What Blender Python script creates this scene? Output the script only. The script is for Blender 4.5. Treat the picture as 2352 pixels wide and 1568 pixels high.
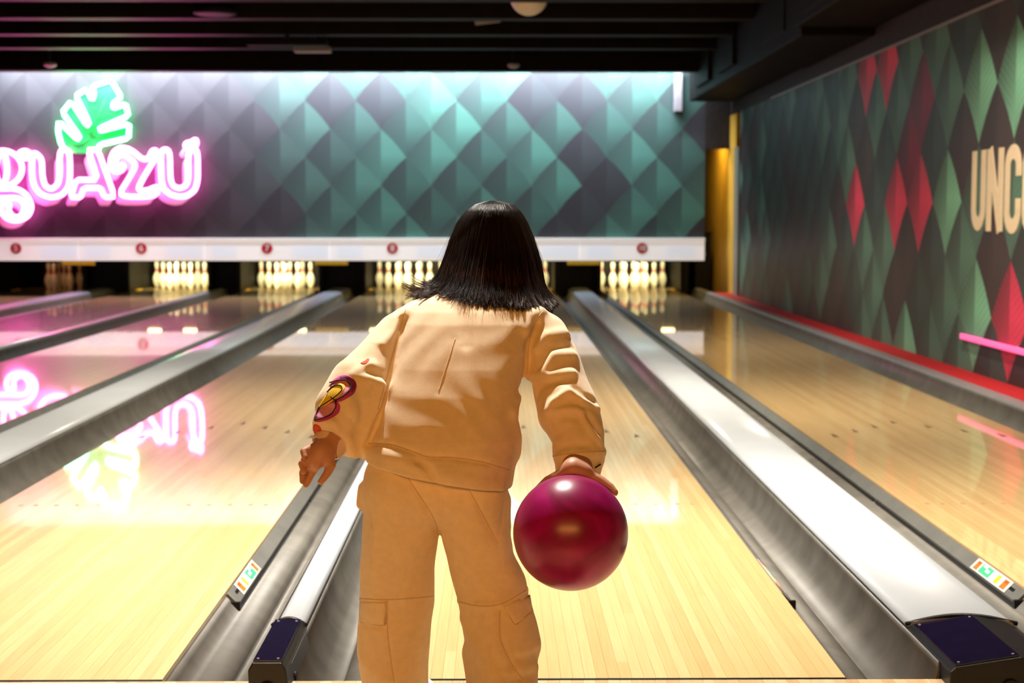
import bpy, bmesh, math, random
import numpy as np
from mathutils import Vector, geometry
from mathutils.bvhtree import BVHTree
for _o in list(bpy.data.objects): bpy.data.objects.remove(_o)
random.seed(7); RNG = np.random.default_rng(7)
SC = bpy.context.scene
COL = SC.collection

# ------------------------------------------------------------------ camera
FPX = 3451.0; CX, CY = 1176.0, 784.0                    # focal length and centre in pixels of 2352x1568
PHI = math.atan(287 / FPX); PSI = math.atan(36 * math.cos(PHI) / FPX)
CAM = np.array([0.0, -3.335, 1.05 * math.cos(PHI)])
cd = bpy.data.cameras.new('camera'); cam = bpy.data.objects.new('camera', cd); COL.objects.link(cam)
cam.location = CAM; cam.rotation_euler = (math.pi / 2 - PHI, 0, -PSI)
cd.sensor_width = 36; cd.lens = FPX / 2352 * 36; cd.clip_end = 100; cd.clip_start = 0.05
cd.dof.use_dof = True; cd.dof.focus_distance = 2.93; cd.dof.aperture_fstop = 6.0
SC.camera = cam

# ------------------------------------------------------------------ world, exposure
w = bpy.data.worlds.new('world'); SC.world = w; w.use_nodes = True
w.node_tree.nodes['Background'].inputs[0].default_value = (0.02, 0.016, 0.016, 1)
w.node_tree.nodes['Background'].inputs[1].default_value = 0.3
vs = SC.view_settings; vs.view_transform = 'Standard'; vs.look = 'None'; vs.gamma = 1; vs.exposure = 0.0
vs.use_curve_mapping = False
SC.cycles.max_bounces = 8; SC.cycles.diffuse_bounces = 4; SC.cycles.glossy_bounces = 4
SC.cycles.use_denoising = True; SC.cycles.sample_clamp_indirect = 6.0

# ------------------------------------------------------------------ large lights of the hall
def area(name, loc, rot, sx, sy, power, color, spread=180):
    l = bpy.data.lights.new(name, 'AREA'); l.shape = 'RECTANGLE'; l.size = sx; l.size_y = sy
    l.energy = power; l.color = color; l.spread = math.radians(spread)
    o = bpy.data.objects.new(name, l); o.location = loc; o.rotation_euler = rot; COL.objects.link(o); return o
def spot(name, loc, target, power, color, size, blend=0.6, radius=0.05):
    l = bpy.data.lights.new(name, 'SPOT'); l.energy = power; l.color = color
    l.spot_size = math.radians(size); l.spot_blend = blend; l.shadow_soft_size = radius
    o = bpy.data.objects.new(name, l); o.location = loc
    o.rotation_euler = (Vector(target) - Vector(loc)).to_track_quat('-Z', 'Y').to_euler(); COL.objects.link(o); return o
WARM = (1.0, 0.86, 0.66)
# ceiling downlights over the foul line and further down the lanes (fixtures are built below), plus an added row just past it
DOWNLIGHTS = [(-4.6, 0.55, 420), (-1.55, 0.55, 480), (-0.18, 0.80, 860), (2.0, 0.55, 400),
              (-1.3, 1.75, 330), (0.5, 1.75, 330), (2.05, 1.75, 260),  # added row, stands in for the mural wall's sheen on the lanes
              (-4.6, 4.6, 320), (-1.3, 4.6, 470), (0.6, 4.6, 470), (2.1, 4.6, 360),
              (-4.2, 8.3, 250), (-1.0, 8.3, 360), (1.6, 8.3, 320)]
for (lx, ly, pw) in DOWNLIGHTS:
    spot('downlight_beam', (lx, ly, 2.86), (lx, ly + (0.0 if lx == -0.18 else 1.3), 0), pw, WARM if lx != -0.18 else (1.0, 0.92, 0.80), 112, 0.9, 0.05)
# linear LED washer over the mural, behind the last ceiling beam
area('mural_washer', (-2.1, 15.98, 2.99), (math.radians(42), 0, 0), 9.0, 0.08, 400, (0.84, 0.92, 1.0))
# added warm fill behind the camera for the person's shaded back
area('warm_back_fill', (-0.6, -5.4, 2.2), (math.radians(60), 0, 0), 3.5, 0.5, 150, (1.0, 0.43, 0.09))

# ------------------------------------------------------------------ helpers: pixels, meshes, objects
FW = np.array([math.sin(PSI) * math.cos(PHI), math.cos(PSI) * math.cos(PHI), -math.sin(PHI)])
RT = np.array([math.cos(PSI), -math.sin(PSI), 0.0]); UP = np.cross(RT, FW)
def ray(x, y): return FW + RT * (x - CX) / FPX - UP * (y - CY) / FPX
def onX(x, y, X): d = ray(x, y); return CAM + d * (X - CAM[0]) / d[0]
def onY(x, y, Y): d = ray(x, y); return CAM + d * (Y - CAM[1]) / d[1]
def onZ(x, y, Z): d = ray(x, y); return CAM + d * (Z - CAM[2]) / d[2]
def pxm(p): return FPX / ((np.asarray(p) - CAM) @ FW)          # pixels per metre at a point

def tag(o, label=None, cat=None, group=None, kind=None):
    if label: o['label'] = label
    if cat: o['category'] = cat
    if group: o['group'] = group
    if kind: o['kind'] = kind
    return o
def link(name, me, mat=None, parent=None, smooth=False):
    o = bpy.data.objects.new(name, me); COL.objects.link(o)
    if mat is not None and len(me.materials) == 0: me.materials.append(mat)
    if parent is not None: o.parent = parent
    if smooth: me.polygons.foreach_set('use_smooth', [True] * len(me.polygons))
    return o
def empty(name, label, cat, group=None, loc=(0, 0, 0), kind=None):
    o = bpy.data.objects.new(name, None); COL.objects.link(o); o.location = loc; o.empty_display_size = 0.1
    return tag(o, label, cat, group, kind)
def mesh(name, v, f):
    me = bpy.data.meshes.new(name); me.from_pydata([tuple(map(float, p)) for p in v], [], [tuple(map(int, q)) for q in f]); me.update(); return me
def box_me(name, lo, hi, bevel=0.0, seg=2):
    bm = bmesh.new(); bmesh.ops.create_cube(bm, size=1)
    for v in bm.verts:
        v.co = Vector([lo[i] + (v.co[i] + 0.5) * (hi[i] - lo[i]) for i in range(3)])
    if bevel: bmesh.ops.bevel(bm, geom=bm.edges[:], offset=bevel, segments=seg, profile=0.5, affect='EDGES')
    me = bpy.data.meshes.new(name); bm.to_mesh(me); bm.free(); return me
def prism_y(name, prof, y0, y1, closed=True, caps=True):           # profile in XZ swept along Y
    n = len(prof); v = [(x, y0, z) for x, z in prof] + [(x, y1, z) for x, z in prof]; f = []
    for i in range(n if closed else n - 1):
        j = (i + 1) % n; f.append((i, j, n + j, n + i))
    if closed and caps: f.append(tuple(range(n))[::-1]); f.append(tuple(range(n, 2 * n)))
    me = mesh(name, v, f); bm = bmesh.new(); bm.from_mesh(me); bmesh.ops.recalc_face_normals(bm, faces=bm.faces[:]); bm.to_mesh(me); bm.free(); return me
def lathe(name, prof, seg=24, loc=(0, 0, 0)):
    v = []; f = []
    for r, z in prof:
        for k in range(seg): a = 2 * math.pi * k / seg; v.append((loc[0] + r * math.cos(a), loc[1] + r * math.sin(a), loc[2] + z))
    for i in range(len(prof) - 1):
        for k in range(seg):
            a, b = i * seg + k, i * seg + (k + 1) % seg; f.append((a, b, b + seg, a + seg))
    f.append(tuple(range(seg))[::-1]); f.append(tuple(range((len(prof) - 1) * seg, len(prof) * seg))); return mesh(name, v, f)
def tube_geo(pts, r, seg=8, closed=False, taper=False):
    P = np.asarray(pts, float); n = len(P); V = []; F = []
    T = np.zeros_like(P)
    for i in range(n):
        a = P[(i - 1) % n] if (closed or i > 0) else P[i]; b = P[(i + 1) % n] if (closed or i < n - 1) else P[i]
        t = b - a; T[i] = t / (np.linalg.norm(t) + 1e-9)
    u = np.cross(T[0], [0.3, 0.9, 0.2]); u /= np.linalg.norm(u) + 1e-9
    for i in range(n):
        u = u - T[i] * (u @ T[i]); u /= np.linalg.norm(u) + 1e-9; w_ = np.cross(T[i], u)
        rr = r[i] if hasattr(r, '__len__') else r
        for k in range(seg):
            a = 2 * math.pi * k / seg; V.append(P[i] + rr * (u * math.cos(a) + w_ * math.sin(a)))
    for i in range(n if closed else n - 1):
        j = (i + 1) % n
        for k in range(seg):
            l = (k + 1) % seg; F.append((i * seg + k, i * seg + l, j * seg + l, j * seg + k))
    if not closed: F.append(tuple(range(seg))[::-1]); F.append(tuple(range((n - 1) * seg, n * seg)))
    return V, F
def tube(name, pts, r, mat, parent=None, seg=8, closed=False):
    v, f = tube_geo(pts, r, seg, closed); return link(name, mesh(name, v, f), mat, parent, True)
def catmull(pts, n=6, closed=False):
    P = [np.asarray(p, float) for p in pts]; m = len(P); out = []
    for i in range(m if closed else m - 1):
        g = lambda k: P[k % m] if closed else P[min(max(k, 0), m - 1)]
        a, b, c, d = g(i - 1), g(i), g(i + 1), g(i + 2)
        for s in range(n):
            t = s / n; out.append(0.5 * (2 * b + (c - a) * t + (2 * a - 5 * b + 4 * c - d) * t * t + (3 * b - a - 3 * c + d) * t ** 3))
    if not closed: out.append(P[-1])
    return out
def rounded(pts, r=0.25, closed=True):                             # cut polygon corners a little (Chaikin, ratio r)
    P = [np.asarray(p, float) for p in pts]; out = []; n = len(P)
    for i in range(n if closed else n - 1):
        a, b = P[i], P[(i + 1) % n]; out += [a + (b - a) * r, b - (b - a) * r]
    if not closed: out = [P[0]] + out[1:-1] + [P[-1]]
    return out
def text_me(s, size, name):
    cu = bpy.data.curves.new(name, 'FONT'); cu.body = s; cu.size = size; cu.align_x = 'CENTER'; cu.align_y = 'CENTER'; cu.extrude = 0.001; cu.offset = 0.003
    o = bpy.data.objects.new(name, cu); COL.objects.link(o); bpy.context.view_layer.update()
    me = bpy.data.meshes.new_from_object(o.evaluated_get(bpy.context.evaluated_depsgraph_get())); bpy.data.objects.remove(o); return me

# ------------------------------------------------------------------ materials
def mat(name, color, rough=0.5, metal=0.0, spec=0.5, coat=0.0, coat_rough=0.05, emit=None, estr=0.0, noise=0.0, nscale=20.0, bump=0.0, bscale=80.0, sheen=0.0, trans=0.0):
    m = bpy.data.materials.new(name); m.use_nodes = True; nt = m.node_tree; b = nt.nodes['Principled BSDF']
    b.inputs['Base Color'].default_value = (*color, 1); b.inputs['Roughness'].default_value = rough; b.inputs['Metallic'].default_value = metal
    b.inputs['Specular IOR Level'].default_value = spec; b.inputs['Coat Weight'].default_value = coat; b.inputs['Coat Roughness'].default_value = coat_rough
    if sheen: b.inputs['Sheen Weight'].default_value = sheen; b.inputs['Sheen Roughness'].default_value = 0.5
    if emit: b.inputs['Emission Color'].default_value = (*emit, 1); b.inputs['Emission Strength'].default_value = estr
    tc = nt.nodes.new('ShaderNodeTexCoord')
    if noise:
        n = nt.nodes.new('ShaderNodeTexNoise'); n.inputs['Scale'].default_value = nscale; n.inputs['Detail'].default_value = 4
        nt.links.new(tc.outputs['Object'], n.inputs['Vector'])
        r = nt.nodes.new('ShaderNodeMapRange'); r.inputs[1].default_value = 0.3; r.inputs[2].default_value = 0.7; r.inputs[3].default_value = 1 - noise; r.inputs[4].default_value = 1 + noise
        nt.links.new(n.outputs['Fac'], r.inputs[0])
        mx = nt.nodes.new('ShaderNodeMix'); mx.data_type = 'RGBA'; mx.blend_type = 'MULTIPLY'; mx.inputs[0].default_value = 1
        mx.inputs[6].default_value = (*color, 1); nt.links.new(r.outputs[0], mx.inputs[7]); nt.links.new(mx.outputs[2], b.inputs['Base Color'])
    if bump:
        n2 = nt.nodes.new('ShaderNodeTexNoise'); n2.inputs['Scale'].default_value = bscale; n2.inputs['Detail'].default_value = 3
        nt.links.new(tc.outputs['Object'], n2.inputs['Vector'])
        bp = nt.nodes.new('ShaderNodeBump'); bp.inputs['Strength'].default_value = bump; bp.inputs['Distance'].default_value = 0.002
        nt.links.new(n2.outputs['Fac'], bp.inputs['Height']); nt.links.new(bp.outputs[0], b.inputs['Normal'])
    return m
def wood_mat(name, c1, c2, c3):
    m = bpy.data.materials.new(name); m.use_nodes = True; nt = m.node_tree; N = nt.nodes.new; L = nt.links.new; b = nt.nodes['Principled BSDF']
    oi = N('ShaderNodeObjectInfo'); tc = N('ShaderNodeTexCoord'); sx = N('ShaderNodeSeparateXYZ'); L(tc.outputs['Object'], sx.inputs[0])
    def math_(op, a, bb=None):
        n = N('ShaderNodeMath'); n.operation = op
        for i, q in enumerate((a, bb)):
            if q is None: continue
            if isinstance(q, (int, float)): n.inputs[i].default_value = q
            else: L(q, n.inputs[i])
        return n.outputs[0]
    sh = math_('MULTIPLY', oi.outputs['Random'], 37.0)
    seg = math_('FLOOR', math_('DIVIDE', math_('ADD', sx.outputs['Y'], sh), 2.7))
    cmb = N('ShaderNodeCombineXYZ'); L(seg, cmb.inputs[0]); L(sh, cmb.inputs[1])
    wn = N('ShaderNodeTexWhiteNoise'); wn.noise_dimensions = '3D'; L(cmb.outputs[0], wn.inputs['Vector'])
    ramp = N('ShaderNodeValToRGB'); L(wn.outputs['Value'], ramp.inputs[0]); e = ramp.color_ramp.elements
    e[0].color = (*c1, 1); e[1].color = (*c3, 1); q = e.new(0.5); q.color = (*c2, 1)
    gv = N('ShaderNodeCombineXYZ'); L(math_('MULTIPLY', sx.outputs['X'], 260.0), gv.inputs[0]); L(math_('MULTIPLY', sx.outputs['Y'], 5.0), gv.inputs[1]); L(sh, gv.inputs[2])
    gn = N('ShaderNodeTexNoise'); gn.inputs['Scale'].default_value = 1.0; gn.inputs['Detail'].default_value = 3; L(gv.outputs[0], gn.inputs['Vector'])
    gr = N('ShaderNodeMapRange'); gr.inputs[1].default_value = 0.3; gr.inputs[2].default_value = 0.75; gr.inputs[3].default_value = 0.88; gr.inputs[4].default_value = 1.06; L(gn.outputs['Fac'], gr.inputs[0])
    mx = N('ShaderNodeMix'); mx.data_type = 'RGBA'; mx.blend_type = 'MULTIPLY'; mx.inputs[0].default_value = 1
    L(ramp.outputs[0], mx.inputs[6]); L(gr.outputs[0], mx.inputs[7]); L(mx.outputs[2], b.inputs['Base Color'])
    b.inputs['Roughness'].default_value = 0.32; b.inputs['Coat Weight'].default_value = 1.0; b.inputs['Coat Roughness'].default_value = 0.028
    b.inputs['Specular IOR Level'].default_value = 0.35
    return m
M = {}
M['wood'] = wood_mat('lane_maple', (0.62, 0.42, 0.19), (0.68, 0.47, 0.22), (0.73, 0.52, 0.26))
M['approach'] = wood_mat('approach_maple', (0.60, 0.38, 0.19), (0.68, 0.46, 0.24), (0.74, 0.53, 0.30))
M['under'] = mat('lane_underlay', (0.10, 0.06, 0.035), 0.7, noise=0.2)
M['gutter'] = mat('grey_gutter_plastic', (0.085, 0.082, 0.076), 0.42, spec=0.34, noise=0.2, nscale=9)
M['rail'] = mat('grey_bumper_rail', (0.125, 0.125, 0.12), 0.42, noise=0.12, nscale=14)
M['cap'] = mat('pale_cap_enamel', (0.37, 0.41, 0.465), 0.22, spec=0.6, noise=0.03, nscale=4)
M['black'] = mat('black_plastic', (0.006, 0.006, 0.007), 0.4, spec=0.3, noise=0.1)
M['indigo'] = mat('indigo_smoked_panel', (0.006, 0.004, 0.016), 0.14, spec=0.6, noise=0.15)
M['dark'] = mat('dark_steel', (0.014, 0.0135, 0.013), 0.5, noise=0.2, nscale=6, spec=0.12)
M['kick'] = mat('dark_grey_kickback', (0.008, 0.0078, 0.0075), 0.5, noise=0.25, nscale=5, spec=0.12)
M['yellow'] = mat('yellow_paint', (0.62, 0.36, 0.008), 0.4, noise=0.1)
M['fascia'] = mat('glowing_white_fascia', (0.74, 0.72, 0.72), 0.38, noise=0.02, nscale=3, emit=(1.0, 0.96, 0.97), estr=0.40)  # self-glow added to brighten the fascia, which is no lamp
M['fascia_trim'] = mat('pale_grey_trim', (0.70, 0.66, 0.63), 0.45, noise=0.04, emit=(1.0, 0.93, 0.88), estr=0.28)  # trim given the same added glow
M['print_blue'] = mat('pale_blue_print', (0.62, 0.66, 0.76), 0.4, noise=0.06, nscale=30, emit=(0.90, 0.93, 1.0), estr=0.40)  # print shares the added fascia glow
M['red_print'] = mat('red_print', (0.55, 0.01, 0.04), 0.4, noise=0.05)
M['white_print'] = mat('white_print', (0.85, 0.80, 0.78), 0.4, noise=0.02)
M['pin'] = mat('white_pin_enamel', (0.84, 0.82, 0.72), 0.18, coat=0.5, noise=0.03, nscale=12)
M['pin_red'] = mat('red_pin_band', (0.70, 0.03, 0.02), 0.25, coat=0.5, noise=0.05)
M['red_ledge'] = mat('red_carpet_ledge', (0.42, 0.006, 0.012), 0.75, noise=0.2, nscale=40)
M['silver'] = mat('mauve_grey_edge_strip', (0.22, 0.20, 0.22), 0.4, noise=0.1)
M['ceiling'] = mat('dark_brown_ceiling', (0.006, 0.004, 0.004), 0.7, noise=0.3, nscale=4, spec=0.08)
M['beam'] = mat('dark_ceiling_beam', (0.009, 0.0055, 0.005), 0.6, noise=0.25, nscale=5, spec=0.08)
M['duct'] = mat('dark_duct_cladding', (0.0045, 0.003, 0.0028), 0.6, noise=0.3, nscale=4, spec=0.08)
M['dwall'] = mat('dark_wall_paint', (0.03, 0.026, 0.026), 0.6, noise=0.2, spec=0.12)
M['ochre'] = mat('ochre_painted_wall', (0.70, 0.40, 0.05), 0.5, noise=0.12, nscale=3)
M['door_grey'] = mat('grey_door_edge', (0.22, 0.22, 0.19), 0.5, noise=0.1)
M['lampwhite'] = mat('white_lamp_shell', (0.75, 0.70, 0.62), 0.4, noise=0.03)
M['fixture'] = mat('pale_fixture', (0.30, 0.27, 0.26), 0.5, noise=0.05)
M['neon_pink'] = mat('pink_neon', (0.9, 0.2, 0.5), 0.3, emit=(1.0, 0.10, 0.48), estr=24.0)
M['neon_green'] = mat('green_neon', (0.2, 0.9, 0.4), 0.3, emit=(0.10, 1.0, 0.28), estr=22.0)
M['neon_bar'] = mat('pink_led_bar', (0.9, 0.2, 0.5), 0.3, emit=(1.0, 0.07, 0.30), estr=0.95)
M['sign_face'] = mat('white_acrylic_face', (0.27, 0.28, 0.28), 0.3, noise=0.02)
M['sign_block'] = mat('pink_acrylic_block', (0.80, 0.62, 0.80), 0.4, noise=0.03)
M['leaf'] = mat('green_acrylic_leaf', (0.02, 0.40, 0.08), 0.4, noise=0.12, nscale=4)
M['leaf_vein'] = mat('dark_green_vein', (0.01, 0.22, 0.07), 0.5, noise=0.1)
M['cream_letter'] = mat('cream_wall_paint', (0.80, 0.68, 0.48), 0.55, noise=0.04)
M['tubelight'] = mat('warm_pin_lamp', (1, 1, 0.9), 0.4, emit=(1.0, 0.80, 0.32), estr=7.0)
M['washer'] = mat('cool_led_strip', (1, 1, 1), 0.4, emit=(0.8, 0.93, 1.0), estr=6.0)
M['lens'] = mat('warm_downlight_lens', (1, 1, 1), 0.4, emit=WARM, estr=14.0)
M['cotton'] = mat('cream_fleece_cotton', (0.85, 0.69, 0.47), 0.85, spec=0.2, sheen=0.25, noise=0.05, nscale=60, bump=0.22, bscale=900)
M['seam'] = mat('stitched_cream_seam', (0.70, 0.54, 0.35), 0.9, spec=0.1, noise=0.1, nscale=200)
M['cuff_in'] = mat('pale_pink_inner_cuff', (0.78, 0.60, 0.52), 0.85, spec=0.2, noise=0.05)
M['skin'] = mat('skin', (0.52, 0.26, 0.17), 0.5, spec=0.35, noise=0.06, nscale=40)
M['skin'].node_tree.nodes['Principled BSDF'].inputs['Subsurface Weight'].default_value = 0.15
M['skin'].node_tree.nodes['Principled BSDF'].inputs['Subsurface Radius'].default_value = (0.012, 0.004, 0.002)
M['hair'] = mat('dark_brown_hair', (0.007, 0.003, 0.0022), 0.42, spec=0.22, noise=0.3, nscale=120)
M['hair_tip'] = mat('brown_lit_hair_strands', (0.045, 0.018, 0.010), 0.45, spec=0.35, noise=0.3, nscale=150)  # ends lighter than the shell: top light put into the brown
M['shoe'] = mat('white_shoe_leather', (0.75, 0.73, 0.70), 0.5, noise=0.04)
M['sole'] = mat('tan_shoe_sole', (0.35, 0.25, 0.16), 0.7, noise=0.1)
M['eye'] = mat('eye_white', (0.8, 0.78, 0.76), 0.2, noise=0.02); M['iris'] = mat('dark_iris', (0.02, 0.012, 0.01), 0.2, noise=0.1); M['lip'] = mat('lip', (0.45, 0.14, 0.12), 0.45, noise=0.05)
M['p_magenta'] = mat('magenta_print', (0.48, 0.04, 0.30), 0.8, noise=0.15, nscale=60)
M['p_pink'] = mat('pink_print', (0.72, 0.28, 0.46), 0.8, noise=0.08, nscale=60)
M['p_plum'] = mat('plum_print', (0.20, 0.01, 0.10), 0.8, noise=0.1, nscale=60)
M['p_yellow'] = mat('yellow_print', (0.85, 0.62, 0.02), 0.8, noise=0.08, nscale=60)
M['p_black'] = mat('black_print', (0.015, 0.012, 0.02), 0.8, noise=0.1)
M['p_red'] = mat('red_orange_print', (0.70, 0.06, 0.015), 0.8, noise=0.1)
M['st_white'] = mat('sticker_white', (0.82, 0.82, 0.80), 0.4, noise=0.02); M['st_green'] = mat('sticker_green', (0.05, 0.52, 0.22), 0.4, noise=0.05)
M['st_orange'] = mat('sticker_orange', (0.80, 0.16, 0.02), 0.4, noise=0.1); M['st_yellow'] = mat('sticker_yellow', (0.85, 0.70, 0.02), 0.4, noise=0.05)

def ball_mat():
    m = mat('magenta_ball_resin', (0.30, 0.004, 0.06), 0.30, spec=0.5); nt = m.node_tree; b = nt.nodes['Principled BSDF']
    tc = nt.nodes.new('ShaderNodeTexCoord'); n = nt.nodes.new('ShaderNodeTexNoise'); n.inputs['Scale'].default_value = 9; n.inputs['Detail'].default_value = 5; n.inputs['Distortion'].default_value = 1.6
    nt.links.new(tc.outputs['Object'], n.inputs['Vector']); r = nt.nodes.new('ShaderNodeValToRGB'); nt.links.new(n.outputs['Fac'], r.inputs[0])
    r.color_ramp.elements[0].color = (0.20, 0.002, 0.05, 1); r.color_ramp.elements[1].color = (0.40, 0.006, 0.17, 1); r.color_ramp.elements[0].position = 0.35; r.color_ramp.elements[1].position = 0.68
    nt.links.new(r.outputs[0], b.inputs['Base Color']); return m
M['ball'] = ball_mat()

def mural_mat(name, axis, x0, z0, wd, ht, dark, spec=0.22):
    """printed leaf-diamond wallpaper: the colour of each diamond is a face attribute, its pleats come from the lattice"""
    m = bpy.data.materials.new(name); m.use_nodes = True; nt = m.node_tree; N = nt.nodes.new; L = nt.links.new; b = nt.nodes['Principled BSDF']
    tc = N('ShaderNodeTexCoord'); s = N('ShaderNodeSeparateXYZ'); L(tc.outputs['Object'], s.inputs[0])
    def mt(op, a, bb=None, c=None):
        n = N('ShaderNodeMath'); n.operation = op
        for i, q in enumerate((a, bb, c)):
            if q is None: continue
            if isinstance(q, (int, float)): n.inputs[i].default_value = q
            else: L(q, n.inputs[i])
        return n.outputs[0]
    lc = N('ShaderNodeAttribute'); lc.attribute_name = 'leaf'; ls = N('ShaderNodeSeparateXYZ'); L(lc.outputs['Vector'], ls.inputs[0]); ul = ls.outputs['X']; vl = ls.outputs['Y']
    au = mt('ABSOLUTE', ul); right = mt('GREATER_THAN', ul, 0.0)
    st = mt('SINE', mt('MULTIPLY', mt('SUBTRACT', vl, mt('MULTIPLY', au, 0.55)), 85.0))
    st = mt('MULTIPLY', st, mt('MULTIPLY', mt('MINIMUM', mt('MULTIPLY', au, 5.0), 1.0), 0.11))
    rgt = mt('ADD', mt('ADD', mt('MULTIPLY', mt('SUBTRACT', 1.0, mt('ABSOLUTE', mt('SUBTRACT', vl, 0.55))), 0.85), 0.1), st)
    lft = mt('ADD', mt('ADD', mt('MULTIPLY', mt('SUBTRACT', 0.5, au), 0.45), mt('MULTIPLY', mt('SUBTRACT', 1.0, vl), 0.55)), mt('MULTIPLY', st, 0.5))
    fac = mt('ADD', mt('MULTIPLY', right, rgt), mt('MULTIPLY', mt('SUBTRACT', 1.0, right), lft))
    at = N('ShaderNodeAttribute'); at.attribute_name = 'tint'
    mx = N('ShaderNodeMix'); mx.data_type = 'RGBA'; mx.inputs[6].default_value = (*dark, 1); L(fac, mx.inputs[0]); L(at.outputs['Color'], mx.inputs[7])
    L(mx.outputs[2], b.inputs['Base Color']); b.inputs['Roughness'].default_value = 0.45; b.inputs['Specular IOR Level'].default_value = spec
    return m
def clip(poly, lo, hi):
    for ax in (0, 1):
        for lim, sg in ((lo[ax], 1), (hi[ax], -1)):
            out = []
            for i in range(len(poly)):
                a, b2 = poly[i - 1], poly[i]; da, db = (a[ax] - lim) * sg, (b2[ax] - lim) * sg
                if (da >= 0) != (db >= 0): t = da / (da - db); out.append((a[0] + (b2[0] - a[0]) * t, a[1] + (b2[1] - a[1]) * t))
                if db >= 0: out.append(b2)
            poly = out
            if len(poly) < 3: return []
    return poly
def mural(name, to3, x0, z0, wd, ht, lo, hi, colour, material, flip=1):
    V = []; F = []; Cc = []
    for half in (0, 1):
        for i in range(int((lo[0] - x0) / wd) - 2, int((hi[0] - x0) / wd) + 3):
            for j in range(int((lo[1] - z0) / ht) - 2, int((hi[1] - z0) / ht) + 3):
                cx_, cz_ = x0 + (i + 0.5 * half) * wd, z0 + (j + 0.5 * (1 - half)) * ht
                cr = [(cx_, cz_ - ht / 2), (cx_ + wd / 2, cz_), (cx_, cz_ + ht / 2), (cx_ - wd / 2, cz_)]; bul = [(-1, 1), (1, 1), (-1, 1), (1, 1)]; poly = []
                for e_ in range(4):
                    a_, b_ = cr[e_], cr[(e_ + 1) % 4]
                    for t_ in range(5): q_ = 0.013 * math.sin(math.pi * t_ / 5); poly.append((a_[0] + (b_[0] - a_[0]) * t_ / 5 + bul[e_][0] * q_, a_[1] + (b_[1] - a_[1]) * t_ / 5 + bul[e_][1] * q_))
                poly = clip(poly, lo, hi)
                if not poly: continue
                k = len(V); V += [to3(*p) for p in poly]; F.append(tuple(range(k, k + len(poly)))); Cc.append((colour(half, i, j, cx_, cz_), [(((q_[0] - cx_) / wd) * flip, (q_[1] - cz_) / ht + 0.5) for q_ in poly]))
    me = mesh(name, V, F); a = me.color_attributes.new('tint', 'FLOAT_COLOR', 'CORNER'); lv = me.attributes.new('leaf', 'FLOAT_VECTOR', 'CORNER'); k = 0
    for c, n in Cc:
        for q_ in n: a.data[k].color = (*c, 1); lv.data[k].vector = (q_[0], q_[1], 0); k += 1
    me.materials.append(material); return me

# ------------------------------------------------------------------ room shell
WX = 3.06; MY = 16.45; LEFTX = -9.6; BACKY = -7.0; FARY = 20.2; CEILZ = 3.4
tag(link('subfloor', box_me('subfloor', (LEFTX, BACKY, -0.30), (WX, FARY, -0.20)), M['under']), 'dark subfloor under the lanes and gutters', 'floor', kind='structure')
fl = tag(link('floor', box_me('floor', (LEFTX, BACKY, -0.20), (WX, -0.008, -0.012)), M['under']), 'wooden bowling approach floor in front of the foul line', 'floor', kind='structure')
bd = box_me('approach_board', (-0.0133, BACKY + 0.02, -0.012), (0.0133, -0.008, 0.0)); bd.materials.append(M['approach'])
nb = int((1.75 + 1.75) / 0.02703)
for k in range(nb): o = link('board', bd, None, fl); o.location = (-1.75 + 0.02703 * (k + 0.5), 0, 0)
tag(link('side_boards', box_me('side_boards', (LEFTX, BACKY, -0.012), (-1.752, -0.008, -0.0005)), M['approach'], fl)); tag(link('side_boards', box_me('side_boards', (1.76, BACKY, -0.012), (WX, -0.008, -0.0005)), M['approach'], fl))

# right wall with its printed leaf-diamond mural
RX0, RZ0, RW, RH = 5.58, 0.06, 0.655, 0.722                       # lattice: a vertex at Y = RX0, z = RZ0
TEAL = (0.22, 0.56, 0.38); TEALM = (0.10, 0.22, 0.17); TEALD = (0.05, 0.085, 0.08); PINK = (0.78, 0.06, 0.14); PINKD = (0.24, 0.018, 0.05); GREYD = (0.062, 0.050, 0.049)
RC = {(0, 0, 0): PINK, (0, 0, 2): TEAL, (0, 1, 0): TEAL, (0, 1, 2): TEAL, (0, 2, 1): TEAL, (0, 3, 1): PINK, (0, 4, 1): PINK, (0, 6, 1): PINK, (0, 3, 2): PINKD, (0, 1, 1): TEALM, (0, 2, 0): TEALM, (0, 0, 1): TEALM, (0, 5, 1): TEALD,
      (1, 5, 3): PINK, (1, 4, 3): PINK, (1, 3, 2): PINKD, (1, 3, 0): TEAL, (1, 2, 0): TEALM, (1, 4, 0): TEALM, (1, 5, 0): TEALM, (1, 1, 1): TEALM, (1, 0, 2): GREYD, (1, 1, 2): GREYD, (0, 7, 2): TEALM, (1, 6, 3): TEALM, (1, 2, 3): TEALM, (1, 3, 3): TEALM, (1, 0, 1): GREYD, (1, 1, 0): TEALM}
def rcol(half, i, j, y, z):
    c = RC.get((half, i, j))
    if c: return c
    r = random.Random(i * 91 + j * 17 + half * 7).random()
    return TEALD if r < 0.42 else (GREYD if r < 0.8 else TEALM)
mr = mural_mat('leaf_diamond_mural_side', 'Y', RX0, RZ0, RW, RH, (0.032, 0.027, 0.028), 0.12)
MURAL_TOP = 2.357
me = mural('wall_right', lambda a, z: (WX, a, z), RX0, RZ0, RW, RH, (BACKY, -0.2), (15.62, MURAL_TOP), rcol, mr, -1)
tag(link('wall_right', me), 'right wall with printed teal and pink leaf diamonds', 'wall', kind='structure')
tag(link('trim_1', box_me('trim_1', (WX - 0.012, BACKY, MURAL_TOP - 0.012), (WX, 13.5, MURAL_TOP + 0.006)), M['silver']), 'thin strip along the top of the right mural', 'trim', kind='structure')
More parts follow.
